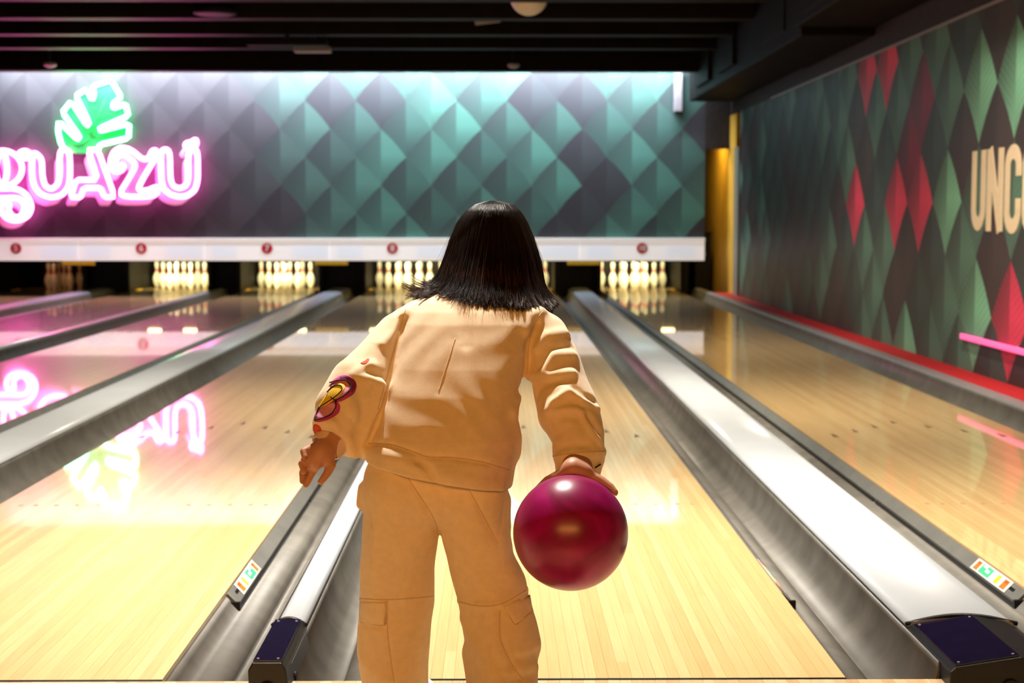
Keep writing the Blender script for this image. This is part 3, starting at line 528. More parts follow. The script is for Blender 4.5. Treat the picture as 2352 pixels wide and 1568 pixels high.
# ------------------------------------------------------------------ neon sign on the mural wall
def A(q): return [onY(x * 0.24229, 160 + y * 0.24229, MY) for x, y in q]      # traced sheet 1
def B(q): return [onY(230 + x * 0.12758, 300 + y * 0.12758, MY) for x, y in q]  # traced sheet 2
def shiftY(pts, dy): return [np.array([p[0], p[1] + dy, p[2]]) for p in pts]
def face(name, outline, y0, y1, m, parent, off=(0, 0), hole=None):
    """filled outline between depths y0 (front) and y1 (back, shifted by off): front, back and side faces"""
    loops = [outline] + ([hole] if hole else []); tri = geometry.tessellate_polygon([[Vector((p[0], p[2], 0)) for p in l] for l in loops])
    V = []; F = []
    allp = [p for l in loops for p in l]; n = len(allp)
    V += [(p[0], y0, p[2]) for p in allp] + [(p[0] + off[0], y1, p[2] + off[1]) for p in allp]
    for t in tri: F.append(tuple(t)); F.append(tuple(n + q for q in t[::-1]))
    k = 0
    for l in loops:
        c = len(l)
        for i in range(c): a, b2 = k + i, k + (i + 1) % c; F.append((a, b2, n + b2, n + a))
        k += c
    me = mesh(name, V, F); bm = bmesh.new(); bm.from_mesh(me); bmesh.ops.recalc_face_normals(bm, faces=bm.faces[:]); bm.to_mesh(me); bm.free()
    return link(name, me, m, parent)
ell = lambda cx_, cy_, rx, ry, n=40: [(cx_ + rx * math.cos(2 * math.pi * k / n), cy_ + ry * math.sin(2 * math.pi * k / n)) for k in range(n)]
U1 = rounded(rounded(A([(335, 792), (330, 1000), (350, 1105), (410, 1180), (510, 1216), (615, 1190), (675, 1115), (692, 1000), (684, 762), (590, 764), (594, 1000), (575, 1090), (512, 1138), (450, 1100), (428, 1000), (424, 850), (370, 798)]), 0.2))
A1 = rounded(A([(862, 765), (952, 765), (1112, 1208), (1015, 1210), (977, 1122), (818, 1122), (790, 1210), (694, 1210), (746, 1046), (950, 1046)]), 0.12)
Z1 = rounded(rounded(B([(400, 690), (335, 640), (318, 545), (350, 470), (420, 430), (500, 440), (702, 612), (560, 860), (352, 1192), (1045, 1192), (1085, 1010), (1000, 1030), (900, 1078), (680, 1086), (1075, 430), (1040, 355), (970, 375), (925, 490), (850, 530), (770, 500), (640, 385), (520, 325), (400, 318), (290, 390), (232, 520), (240, 660), (300, 735), (385, 745), (455, 700), (470, 640), (430, 612)]), 0.2))
V1 = rounded(rounded(B([(1130, 348), (1292, 350), (1304, 880), (1350, 1000), (1460, 1045), (1575, 1000), (1625, 880), (1618, 385), (1788, 330), (1796, 880), (1745, 1070), (1610, 1175), (1460, 1195), (1300, 1150), (1180, 1050), (1140, 900)]), 0.18))
AC = rounded(B([(1560, 290), (1590, 225), (1680, 220), (1730, 175), (1768, 175), (1768, 270), (1700, 325), (1610, 335)]), 0.25)
G1 = A(ell(50, 940, 188, 170)); G1i = A(ell(45, 940, 52, 146, 32)); 
GT = A([tuple(q) for q in catmull([(-60, 1130), (60, 1128), (180, 1132), (275, 1185), (325, 1290), (290, 1385), (190, 1428), (90, 1405), (40, 1330), (60, 1268), (118, 1280), (112, 1335), (160, 1392), (225, 1385), (262, 1310), (240, 1245), (180, 1217), (60, 1218), (-60, 1220)], 4)])
EAR = A([tuple(q) for q in catmull([(196, 815), (225, 785), (270, 775), (312, 800), (300, 838), (262, 842), (228, 830)], 4)])
LF = A([(640, 790), (590, 690), (568, 590), (574, 494), (752, 668), (772, 640), (608, 408), (690, 306), (842, 538), (862, 510), (736, 252), (836, 190), (888, 296), (908, 240), (898, 160), (1066, 106), (1162, 264), (1088, 326), (1086, 374), (1204, 330), (1230, 440), (958, 560), (962, 584), (1238, 514), (1232, 650), (962, 712), (930, 800)])
ns = empty('neon_sign', 'glowing pink neon lettering with block letters on the mural wall', 'neon sign', loc=(-5.4, MY, 1.4))
def parn(o, p=ns): o.parent = p; o.matrix_parent_inverse = p.matrix_basis.inverted(); return o
OFF = (-0.095, -0.11)
for nm, ol, hole in (('letter_u', U1, None), ('letter_a', A1, None), ('letter_z', Z1, None), ('letter_u', V1, None), ('accent', AC, None), ('letter_g', G1, G1i), ('letter_g_tail', GT, None)):
    fo = parn(face(nm, ol, MY - 0.105, MY - 0.085, M['sign_face'], None, hole=hole))
    b_ = face('letter_block', ol, MY - 0.084, MY - 0.006, M['sign_block'], None, OFF, hole); b_.parent = fo
    b_.matrix_parent_inverse = fo.matrix_world.inverted() if False else ns.matrix_basis.inverted() @ ns.matrix_basis
    b_.parent = ns; b_.matrix_parent_inverse = ns.matrix_basis.inverted()
    parn(tube('neon_tube', shiftY(ol, -0.125), 0.029, M['neon_pink'], None, 8, True))
    if hole: parn(tube('neon_tube', shiftY(hole, -0.125), 0.029, M['neon_pink'], None, 8, True))
parn(tube('neon_tube', shiftY(EAR, -0.125), 0.029, M['neon_pink'], None, 8))
lf = empty('neon_leaf', 'green neon monstera leaf glowing above the pink lettering', 'neon sign', loc=(-5.2, MY, 2.2))
parn(face('leaf_panel', LF, MY - 0.05, MY - 0.02, M['leaf'], None), lf); parn(tube('neon_tube', shiftY(rounded(LF, 0.1, False), -0.075), 0.028, M['neon_green'], None, 8), lf)
for q in ([(870, 640), (930, 480), (1030, 230)], [(880, 620), (800, 560), (700, 420)], [(930, 480), (1060, 430), (1180, 400)], [(900, 560), (860, 460), (810, 300)], [(880, 640), (1010, 620), (1180, 590)], [(860, 650), (760, 720), (650, 680)]):
    parn(tube('vein', shiftY(A(q), -0.053), 0.008, M['leaf_vein'], None, 6), lf)

# painted wall words and the pink bar on the right wall
wt = empty('wall_lettering', 'tall cream condensed letters painted on the right wall', 'lettering', loc=(WX, 5.9, 0.95))
def wpt(x, y): p = onX(x, y, WX); return (p[1], p[2])
def band2d(path, wd, closed=False):
    P = [np.array(q, float) for q in path]; Lf = []; Rt = []
    for i in range(len(P)):
        a, b2 = P[max(i - 1, 0)], P[min(i + 1, len(P) - 1)]
        if closed: a, b2 = P[i - 1], P[(i + 1) % len(P)]
        t = (b2 - a) / np.linalg.norm(b2 - a); n = np.array([-t[1], t[0]]); Lf.append(P[i] + n * wd / 2); Rt.append(P[i] - n * wd / 2)
    return Lf, Rt
def wletter(name, paths, wd, closed=False):
    V = []; F = []
    for pi_, path in enumerate(paths):
        l, r = band2d(path, wd, closed); n = len(l); k = len(V)
        for xx in (WX - 0.0005, WX - 0.004 - 0.0008 * pi_):
            V += [(xx, q[0], q[1]) for q in l] + [(xx, q[0], q[1]) for q in r]
        for i in range(n if closed else n - 1):
            j = (i + 1) % n
            F += [(k + 2 * n + i, k + 2 * n + j, k + 3 * n + j, k + 3 * n + i), (k + i, k + n + i, k + n + j, k + j), (k + i, k + j, k + 2 * n + j, k + 2 * n + i), (k + n + i, k + 3 * n + i, k + 3 * n + j, k + n + j)]
    me = mesh(name, V, F); bm = bmesh.new(); bm.from_mesh(me); bmesh.ops.recalc_face_normals(bm, faces=bm.faces[:]); bm.to_mesh(me); bm.free()
    o = link(name, me, M['cream_letter']); o.parent = wt; o.matrix_parent_inverse = wt.matrix_basis.inverted()
z0w, z1w = 0.955, 1.462; SW = 0.088
def arc2(c, rx, rz, a0, a1, n=10): return [(c[0] + rx * math.cos(math.radians(a0 + (a1 - a0) * k / n)), c[1] + rz * math.sin(math.radians(a0 + (a1 - a0) * k / n))) for k in range(n + 1)]
yU0, yU1 = 6.345, 6.075
ca, cb_ = yU0 - SW / 2, yU1 + SW / 2; mid = (ca + cb_) / 2; rr = abs(ca - cb_) / 2
wletter('letter', [[(ca, z1w), (ca, z0w + 0.14)] + [(mid + rr * math.cos(t), z0w + 0.14 - (0.14 - SW / 2) * math.sin(t)) for t in np.linspace(0.1, math.pi - 0.1, 9)] + [(cb_, z0w + 0.14), (cb_, z1w)]], SW)
yN0, yN1 = 6.045, 5.745
wletter('letter', [[(yN0 - SW / 2, z0w), (yN0 - SW / 2, z1w)], [(yN0 - SW * 0.5, z1w), (yN1 + SW * 0.5, z0w)], [(yN1 + SW / 2, z0w), (yN1 + SW / 2, z1w)]], SW)
yC0, yC1 = 5.715, 5.435
def ring(y0_, y1_, gap):
    a, b2 = y0_ - SW / 2, y1_ + SW / 2; c = (a + b2) / 2; r = abs(a - b2) / 2; zt, zb = z1w + 0.012 - 0.13, z0w - 0.012 + 0.13
    top = [(c + r * math.cos(t), zt + (0.13 - SW / 2) * math.sin(t)) for t in np.linspace(math.pi - 0.1, 0.1, 9)][::-1]; bot = [(c + r * math.cos(t), zb - (0.13 - SW / 2) * math.sin(t)) for t in np.linspace(0.1, math.pi - 0.1, 9)]
    if gap: return [(b2, zt - 0.06), (b2, zt)] + top[::-1] + [(a, zt), (a, zb)] + bot + [(b2, zb), (b2, zb + 0.08)]
    return [(b2, zt)] + top[::-1] + [(a, zt), (a, zb)] + bot + [(b2, zb)]
wletter('letter', [ring(yC0, yC1, True)], SW); wletter('letter', [ring(5.405, 5.115, False)], SW, True)
nb_ = empty('led_bar', 'pink light bar mounted low on the right wall', 'light bar', loc=(WX - 0.02, 5.4, 0.268))
link('bar', box_me('bar', (-0.012, -1.4, -0.019), (0.006, 1.03, 0.019), 0.006), M['neon_bar'], nb_)
for y in (-1.2, 0.0, 0.95): link('clip', box_me('clip', (0.0065, y - 0.015, -0.024), (0.0185, y + 0.015, 0.024), 0.002), M['silver'], nb_)

# ------------------------------------------------------------------ implicit surfaces for soft shapes
def seg_d(p, a, b, ra, rb):
    ab = b - a; t = np.clip(((p - a) @ ab) / (ab @ ab + 1e-12), 0, 1); return np.linalg.norm(p - a - t[:, None] * ab, axis=1) - (ra + (rb - ra) * t)
def chain_d(p, nodes):
    d = None
    for (a, ra), (b, rb) in zip(nodes[:-1], nodes[1:]):
        q = seg_d(p, a, b, ra, rb); d = q if d is None else np.minimum(d, q)
    return d
def smin(a, b, k): h_ = np.clip(0.5 + 0.5 * (b - a) / k, 0, 1); return b + (a - b) * h_ - k * h_ * (1 - h_)
def smax(a, b, k): return -smin(-a, -b, k)
def ell_d(p, c, r): q = (p - c) / np.asarray(r); n = np.linalg.norm(q, axis=1); return (n - 1) * min(r)
def line_dist(p, pts):
    d = None
    for a, b in zip(pts[:-1], pts[1:]):
        q = seg_d(p, a, b, 0, 0); d = q if d is None else np.minimum(d, q)
    return d
def snet(f, lo, hi, h):
    """sparse surface nets: quads on the zero level of f"""
    lo = np.asarray(lo, float); B = 8; nbk = np.ceil((np.asarray(hi) - lo) / (h * B)).astype(int)
    g = np.stack(np.meshgrid(*[np.arange(k) for k in nbk], indexing='ij'), -1).reshape(-1, 3)
    d = f(lo + (g + 0.5) * B * h); g = g[np.abs(d) < h * B * 1.7]
    NN = nbk * B + 2; off = np.stack(np.meshgrid(*[np.arange(B + 1)] * 3, indexing='ij'), -1).reshape(-1, 3)
    lat = (g[:, None, :] * B + off[None]).reshape(-1, 3); key = (lat[:, 0] * NN[1] + lat[:, 1]) * NN[2] + lat[:, 2]
    uq, inv = np.unique(key, return_inverse=True); ul = np.stack([uq // (NN[1] * NN[2]), (uq // NN[2]) % NN[1], uq % NN[2]], -1)
    val = np.concatenate([f(lo + c * h) for c in np.array_split(ul, max(1, len(ul) // 200000))])
    W_ = val[inv].reshape(len(g), B + 1, B + 1, B + 1); nb = len(g)
    cor = {}
    for i in (0, 1):
        for j in (0, 1):
            for k in (0, 1): cor[i, j, k] = W_[:, i:B + i, j:B + j, k:B + k]
    neg = sum((c < 0).astype(int) for c in cor.values()); act = (neg > 0) & (neg < 8); idx = np.argwhere(act)
    cell = g[idx[:, 0]] * B + idx[:, 1:]; cv = {k: c[act] for k, c in cor.items()}
    acc = np.zeros((len(cell), 3)); cnt = np.zeros(len(cell))
    for a in cor:
        for ax in range(3):
            if a[ax]: continue
            b = list(a); b[ax] = 1; b = tuple(b); va, vb = cv[a], cv[b]; m_ = (va < 0) != (vb < 0)
            t = np.where(m_, va / (va - vb + 1e-15), 0); q = np.tile(np.array(a, float), (len(cell), 1)); q[:, ax] += t; acc += q * m_[:, None]; cnt += m_
    vert = lo + (cell + acc / cnt[:, None]) * h; ck = (cell[:, 0] * NN[1] + cell[:, 1]) * NN[2] + cell[:, 2]
    order = np.argsort(ck); sk = ck[order]; vert = vert[order]; st = np.array([NN[1] * NN[2], NN[2], 1]); faces = []
    v0 = cv[0, 0, 0]
    for ax in range(3):
        e = [0, 0, 0]; e[ax] = 1; v1 = cv[tuple(e)]; m_ = (v0 < 0) != (v1 < 0); base = ck[m_]; b, c = [(1, 2), (2, 0), (0, 1)][ax]
        ks = np.stack([base, base - st[b], base - st[b] - st[c], base - st[c]], -1); pos = np.searchsorted(sk, ks); pos = np.clip(pos, 0, len(sk) - 1)
        ok = (sk[pos] == ks).all(1); fl = (v0[m_] < 0); q = pos.copy(); q[~fl] = q[~fl][:, ::-1]; faces.append(q[ok])
    return vert, np.concatenate(faces)
def np_mesh(name, V, F, relax=0):
    if relax:
        for _ in range(relax):
            acc = np.zeros_like(V); cnt = np.zeros(len(V))
            for a in range(4):
                i, j = F[:, a], F[:, (a + 1) % 4]; np.add.at(acc, i, V[j]); np.add.at(cnt, i, 1); np.add.at(acc, j, V[i]); np.add.at(cnt, j, 1)
            V = V * 0.5 + 0.5 * acc / np.maximum(cnt, 1)[:, None]
    me = bpy.data.meshes.new(name); n = len(F); me.vertices.add(len(V)); me.vertices.foreach_set('co', V.ravel().astype(np.float32))
    me.loops.add(n * 4); me.loops.foreach_set('vertex_index', F.ravel().astype(np.int32)); me.polygons.add(n); me.polygons.foreach_set('loop_start', np.arange(0, n * 4, 4, dtype=np.int32))
    me.update(calc_edges=True); me.validate(); return me
def trace(f, x, y, t0=2.3, t1=4.2):
    """first point of the surface f = 0 along the sight line through (x, y)"""
    d = ray(x, y); t = t0
    for _ in range(90):
        s = float(f((CAM + d * t)[None])[0])
        if s < 0.0006: break
        t += max(s * 0.7, 0.0006)
        if t > t1: return None
    return CAM + d * t
def N(x, y, Y, rpx): p = onY(x, y, Y); return (p, rpx / pxm(p))       # node: position and radius in pixels there

# ------------------------------------------------------------------ the person
person = empty('person', 'child in a cream sweatsuit seen from behind, leaning forward to bowl', 'person', loc=(-0.1, -0.4, 0))
def parp(o, p=None):
    p = p or person; o.parent = p
    if p is person: o.matrix_parent_inverse = person.matrix_basis.inverted()
    return o
def sub(o, p): o.parent = p; o.matrix_parent_inverse = p.matrix_parent_inverse.inverted() if False else p.matrix_parent_inverse.__class__.Identity(4); return o

# torso of the sweatshirt: ellipses along a forward-leaning spine
ROWS = [  # y, left, right, Y of axis, half depth
    (1150, 842, 1168, -0.425, 0.118), (1090, 841, 1180, -0.420, 0.120), (1050, 842, 1188, -0.412, 0.122), (1000, 852, 1193, -0.400, 0.120), (960, 866, 1190, -0.388, 0.116), (900, 882, 1196, -0.365, 0.110),
    (840, 900, 1208, -0.338, 0.103), (780, 916, 1222, -0.306, 0.096), (740, 926, 1232, -0.284, 0.090), (712, 936, 1232, -0.266, 0.083), (690, 956, 1208, -0.250, 0.072), (674, 990, 1180, -0.238, 0.056), (662, 1030, 1150, -0.230, 0.038)]
TZ = []; TA = []; TC = []; TB = []
for y, l, r, Yc, hd in ROWS:
    a, b = onY(l, y, Yc), onY(r, y, Yc); TZ.append(a[2]); TA.append((b[0] - a[0]) / 2); TC.append(((a[0] + b[0]) / 2, Yc)); TB.append(hd)
o_ = np.argsort(TZ); TZ = np.array(TZ)[o_]; TA = np.array(TA)[o_]; TC = np.array(TC)[o_]; TB = np.array(TB)[o_]
def torso_d(p):
    z = p[:, 2]; a = np.interp(z, TZ, TA); b = np.interp(z, TZ, TB); cx_ = np.interp(z, TZ, TC[:, 0]); cy_ = np.interp(z, TZ, TC[:, 1])
    u = np.abs(p[:, 0] - cx_) / a; v = np.abs(p[:, 1] - cy_) / b; n = (u ** 2.35 + v ** 2.35) ** (1 / 2.35); d = (n - 1) * np.minimum(a, b) * 0.85
    return smax(d, z - TZ[-1] - 0.004, 0.02)
R_ARM = [N(1205, 742, -0.262, 52), N(1242, 775, -0.275, 62), N(1272, 830, -0.315, 60), N(1290, 895, -0.355, 64), N(1306, 945, -0.385, 72), N(1328, 1000, -0.415, 60), N(1330, 1045, -0.435, 60), N(1328, 1085, -0.452, 52)]
L_ARM = [N(958, 742, -0.262, 46), N(915, 770, -0.285, 52), N(872, 832, -0.330, 62), N(832, 892, -0.372, 78), N(798, 938, -0.402, 74), N(775, 972, -0.425, 58)]
L_BULGE = [N(842, 960, -0.385, 58), N(812, 1012, -0.415, 42)]
CUFF_A = onY(1330, 1030, -0.430); CUFF_B = onY(1322, 1098, -0.460); CUFF_N = (CUFF_B - CUFF_A) / np.linalg.norm(CUFF_B - CUFF_A); CUFF_B = CUFF_B - CUFF_N * 0.004
LC_A = onY(800, 955, -0.405); LC_B = onY(752, 1024, -0.450); LC_N = (LC_B - LC_A) / np.linalg.norm(LC_B - LC_A)
def hem_plane(p):                                                    # tilted bottom edge of the sweatshirt
    a, b = onY(838, 1080, -0.53), onY(1165, 1138, -0.53); n = np.array([-(b - a)[2], 0, (b - a)[0]]); n /= np.linalg.norm(n); return -((p - a) @ n)
def shirt_base(p):
    d = torso_d(p); ra = smax(chain_d(p, R_ARM), (p - CUFF_B) @ CUFF_N, 0.008); ra = smax(ra, -seg_d(p, CUFF_A, CUFF_B, 0.018, 0.034), 0.006); d = smin(d, ra, 0.022)
    L = smin(chain_d(p, L_ARM), chain_d(p, L_BULGE), 0.02); L = smax(L, (p - LC_B) @ LC_N, 0.010); L = smax(L, -seg_d(p, LC_A, LC_B, 0.020, 0.036), 0.006); d = smin(d, L, 0.020)
    return d
RIDGES = [  # polylines in the photograph, width (m), height (m)
    ([(1232, 800), (1258, 772), (1300, 764)], 0.010, 0.006), ([(1248, 856), (1272, 818), (1316, 816)], 0.011, 0.008), ([(1216, 864), (1262, 864), (1316, 856)], 0.007, 0.010),
    ([(1254, 946), (1278, 918), (1306, 898)], 0.008, 0.008), ([(1310, 902), (1340, 922), (1372, 938)], 0.008, 0.008), ([(1262, 943), (1325, 941), (1380, 946)], 0.006, 0.009), ([(1336, 948), (1356, 985), (1380, 1018)], 0.007, 0.008),
    ([(1262, 990), (1268, 1030)], 0.012, 0.006), ([(1280, 1050), (1330, 1046), (1388, 1036)], 0.009, 0.005), ([(1210, 760), (1222, 728), (1244, 712)], 0.012, 0.007),
    ([(930, 715), (905, 762), (880, 790)], 0.010, 0.005), ([(852, 838), (815, 862), (850, 872)], 0.012, 0.006), ([(728, 966), (765, 972), (800, 1008), (815, 1046)], 0.008, 0.008), ([(875, 880), (866, 950), (845, 1010)], 0.010, 0.006), ([(802, 905), (812, 950)], 0.014, 0.005),
    ([(845, 1040), (900, 1050), (960, 1072)], 0.012, 0.004), ([(1000, 1085), (1080, 1108), (1150, 1120)], 0.014, 0.004), ([(1180, 950), (1195, 985), (1190, 1040)], 0.016, 0.004), ([(1195, 905), (1180, 948)], 0.01, 0.005)]
GROOVES = [([(1246, 838), (1262, 800), (1312, 795)], 0.009, 0.006), ([(1232, 905), (1245, 878), (1300, 874)], 0.011, 0.005), ([(1318, 890), (1345, 908), (1366, 922)], 0.008, 0.006), ([(1275, 932), (1312, 918), (1362, 933)], 0.008, 0.006), ([(1290, 956), (1330, 956)], 0.009, 0.005), ([(1350, 958), (1374, 992)], 0.008, 0.006),
    ([(1205, 860), (1212, 800), (1232, 745)], 0.009, 0.009), ([(1192, 905), (1205, 870)], 0.010, 0.006), ([(925, 735), (900, 830), (870, 960), (846, 1018)], 0.007, 0.010), ([(845, 850), (880, 865)], 0.012, 0.005), ([(962, 1060), (985, 1075), (1000, 1104)], 0.008, 0.008), ([(845, 1018), (900, 1022), (975, 1048), (1040, 1051), (1110, 1062), (1182, 1084)], 0.005, 0.003),
    ([(1045, 778), (1026, 840), (1006, 902)], 0.006, 0.0008), ([(1060, 720), (1070, 790)], 0.014, 0.003), ([(820, 905), (832, 960)], 0.012, 0.004), ([(1280, 1032), (1350, 1024)], 0.010, 0.004), ([(780, 985), (805, 1020)], 0.010, 0.004)]
def fold_list(f, L):
    out = []
    for pts, wd, amp in L:
        q = [trace(f, *xy) for xy in pts]; q = [k for k in q if k is not None]
        if len(q) > 1: out.append((q, wd, amp))
    return out
RID = fold_list(shirt_base, RIDGES); GRO = fold_list(shirt_base, GROOVES)
def rip(p, s, ph): return np.sin(p[:, 0] * 61 * s + 2.2 * np.sin(p[:, 2] * 27 * s + ph)) * np.sin(p[:, 2] * 47 * s + 1.7 * np.sin(p[:, 0] * 33 * s + 1.3 + ph) + p[:, 1] * 20)
def shirt_f(p):
    d = shirt_base(p); near = np.abs(d) < 0.03; q = p[near]; e = d[near]
    if len(q):
        for pts, wd, amp in RID: e = e - 1.35 * amp * np.exp(-(line_dist(q, pts) / wd) ** 2)
        for pts, wd, amp in GRO: e = e + 1.2 * amp * np.exp(-(line_dist(q, pts) / wd) ** 2)
        e = e - 0.0012 * rip(q, 1, 0.3); d = d.copy(); d[near] = e
    d = smax(d, hem_plane(p), 0.004)
    return d
V, F = snet(shirt_f, (-0.42, -0.60, 0.44), (0.27, -0.10, 0.95), 0.0030)
shirt_me = np_mesh('sweatshirt', V, F, 1); shirt = link('sweatshirt', shirt_me, M['cotton'], None, True); parp(shirt); shirt['label'] = 'cream fleece sweatshirt with a flower print on the sleeve'

# trousers
L_LEG = [N(936, 1105, -0.425, 94), N(922, 1200, -0.420, 88), N(913, 1300, -0.395, 86), N(911, 1375, -0.375, 86), N(906, 1450, -0.365, 82), N(904, 1520, -0.352, 80), N(914, 1600, -0.335, 72), N(922, 1690, -0.318, 62), N(925, 1722, -0.312, 58)]
R_LEG = [N(1076, 1120, -0.425, 88), N(1088, 1200, -0.430, 80), N(1106, 1290, -0.425, 76), N(1130, 1355, -0.425, 82), N(1140, 1410, -0.440, 82), N(1154, 1480, -0.465, 84), N(1158, 1545, -0.490, 74), N(1166, 1630, -0.530, 68), N(1172, 1720, -0.575, 60), N(1173, 1748, -0.585, 57)]
HIPS = [N(925, 1120, -0.435, 88), N(1085, 1135, -0.438, 80)]
BAGS = [(N(828, 1158, -0.42, 10), N(834, 1120, -0.42, 12)), (N(1156, 1150, -0.43, 16), N(1154, 1205, -0.425, 18)), (N(848, 1445, -0.39, 26), N(852, 1500, -0.385, 30)), (N(1196, 1420, -0.445, 28), N(1206, 1480, -0.465, 34)), (N(1204, 1545, -0.50, 26), N(1210, 1575, -0.51, 20)), (N(1100, 1500, -0.44, 40), N(1120, 1600, -0.48, 44))]
def pants_base(p):
    d = smin(chain_d(p, L_LEG), chain_d(p, HIPS), 0.02); d = smin(d, chain_d(p, R_LEG), 0.012)
    for a, b in BAGS: d = smin(d, seg_d(p, a[0], b[0], a[1], b[1]), 0.014)
    return d
PR = [([(822, 1374), (860, 1376), (930, 1374), (998, 1368)], 0.006, 0.004), ([(1052, 1380), (1098, 1390), (1150, 1386), (1212, 1352)], 0.006, 0.004), ([(1060, 1420), (1110, 1500), (1150, 1580)], 0.012, 0.005), ([(1150, 1500), (1215, 1500), (1236, 1480)], 0.009, 0.005), ([(1165, 1545), (1200, 1535), (1232, 1530)], 0.008, 0.005), ([(870, 1100), (862, 1200), (858, 1330)], 0.012, 0.003), ([(835, 1520), (880, 1560)], 0.012, 0.004), ([(940, 1540), (985, 1530)], 0.012, 0.004), ([(1012, 1240), (1035, 1330)], 0.010, 0.003)]
PG = [([(930, 1086), (965, 1140), (996, 1190), (1007, 1232)], 0.006, 0.006), ([(1078, 1124), (1110, 1185), (1146, 1250)], 0.005, 0.004), ([(888, 1378), (890, 1450), (898, 1520), (905, 1566)], 0.004, 0.0025), ([(1148, 1400), (1150, 1465), (1175, 1520), (1205, 1566)], 0.005, 0.004), ([(1160, 1150), (1156, 1200), (1148, 1225)], 0.004, 0.006), ([(1190, 1510), (1230, 1498)], 0.008, 0.006), ([(1170, 1560), (1225, 1548)], 0.008, 0.006), ([(990, 1240), (1010, 1262)], 0.008, 0.005), ([(838, 1434), (880, 1438)], 0.007, 0.005)]
PRL = fold_list(pants_base, PR); PGL = fold_list(pants_base, PG)
def pants_f(p):
    d = pants_base(p); near = np.abs(d) < 0.03; q = p[near]; e = d[near]
    if len(q):
        for pts, wd, amp in PRL: e = e - amp * np.exp(-(line_dist(q, pts) / wd) ** 2)
        for pts, wd, amp in PGL: e = e + amp * np.exp(-(line_dist(q, pts) / wd) ** 2)
        e = e - 0.0011 * rip(q, 0.8, 1.1); d = d.copy(); d[near] = e
    return smax(d, 0.045 - p[:, 2], 0.01)
V, F = snet(pants_f, (-0.34, -0.70, 0.03), (0.13, -0.24, 0.66), 0.0032)
pants_me = np_mesh('trousers', V, F, 1); pants = link('trousers', pants_me, M['cotton'], None, True); parp(pants); pants['label'] = 'baggy cream cargo trousers'

# skin: head, neck, arms and hands in one continuous surface
HEADC = onY(1130, 575, -0.105); HEADC = np.array([HEADC[0], -0.105, HEADC[2]])
BALLC = CAM + ray(1310.5, 1223) * 2.82; BR = 0.1085
def bdir(x, y, z, k=0.009): v = np.array([x, y, z]); return BALLC + v / np.linalg.norm(v) * (BR + k)
parts_ = [([N(1116, 706, -0.225, 42), N(1125, 640, -0.160, 44)], 0.02), ([N(1105, 765, -0.265, 48), N(1080, 860, -0.325, 60), N(1040, 1000, -0.385, 70)], 0.02),
    ([N(1120, 740, -0.265, 36), N(1215, 757, -0.272, 34), N(1285, 890, -0.36, 36), N(1322, 1000, -0.425, 31), N(1326, 1062, -0.452, 33)], 0.015),
    ([N(1080, 740, -0.265, 36), N(950, 757, -0.272, 34), N(860, 862, -0.36, 36), N(790, 968, -0.425, 30), N(752, 1026, -0.455, 29)], 0.015)]
RH = [([(N(1326, 1060, -0.452, 33)), (bdir(0.06, 0.42, 0.90, 0.012), 0.024), (bdir(0.10, 0.72, 0.68, 0.010), 0.022)], 0.012), ([(N(1326, 1060, -0.452, 30)), (bdir(0.24, 0.40, 0.87, 0.010), 0.018), (bdir(0.33, 0.66, 0.67, 0.008), 0.017)], 0.012),
      ([(bdir(-0.05, 0.72, 0.66), 0.010), (bdir(-0.10, 0.92, 0.30), 0.009), (bdir(-0.13, 0.99, 0.0), 0.0078)], 0.005), ([(bdir(0.10, 0.74, 0.64), 0.010), (bdir(0.10, 0.96, 0.26), 0.0092), (bdir(0.09, 0.99, -0.06), 0.008)], 0.005),
      ([(bdir(0.24, 0.72, 0.63), 0.010), (bdir(0.30, 0.92, 0.27), 0.009), (bdir(0.30, 0.95, -0.02), 0.0078)], 0.005), ([(bdir(0.30, 0.42, 0.86), 0.012), (bdir(0.52, 0.32, 0.79, 0.007), 0.0095), (bdir(0.66, 0.24, 0.71, 0.006), 0.0085), (bdir(0.74, 0.18, 0.64, 0.004), 0.0075)], 0.006),
      ([(bdir(-0.08, 0.50, 0.85), 0.013), (bdir(-0.34, 0.60, 0.72), 0.0105), (bdir(-0.52, 0.66, 0.54), 0.009)], 0.006)]
HY = -0.470
LH = [([N(752, 1026, -0.452, 28), N(738, 1040, HY, 27), N(724, 1056, HY - 0.004, 24)], 0.010), ([N(738, 1036, HY, 24), N(712, 1046, HY + 0.004, 19)], 0.010),
      ([N(726, 1066, HY, 12), N(714, 1090, HY + 0.004, 9.5), N(703, 1113, HY - 0.004, 7.2)], 0.004), ([N(712, 1062, HY + 0.004, 11), N(696, 1084, HY + 0.012, 9), N(695, 1105, HY + 0.004, 7)], 0.004),
      ([N(706, 1054, HY + 0.004, 10), N(693, 1064, HY - 0.006, 8.5), N(698, 1083, HY - 0.016, 7)], 0.003), ([N(712, 1030, HY - 0.002, 10), N(697, 1036, HY - 0.012, 8), N(699, 1050, HY - 0.022, 6.5)], 0.003),
      ([N(748, 1042, HY, 18), N(760, 1068, HY - 0.006, 12), N(752, 1086, HY - 0.008, 9.5), N(737, 1106, HY - 0.010, 7.6)], 0.006)]
FWD = np.array([0.0, 0.97, -0.22])
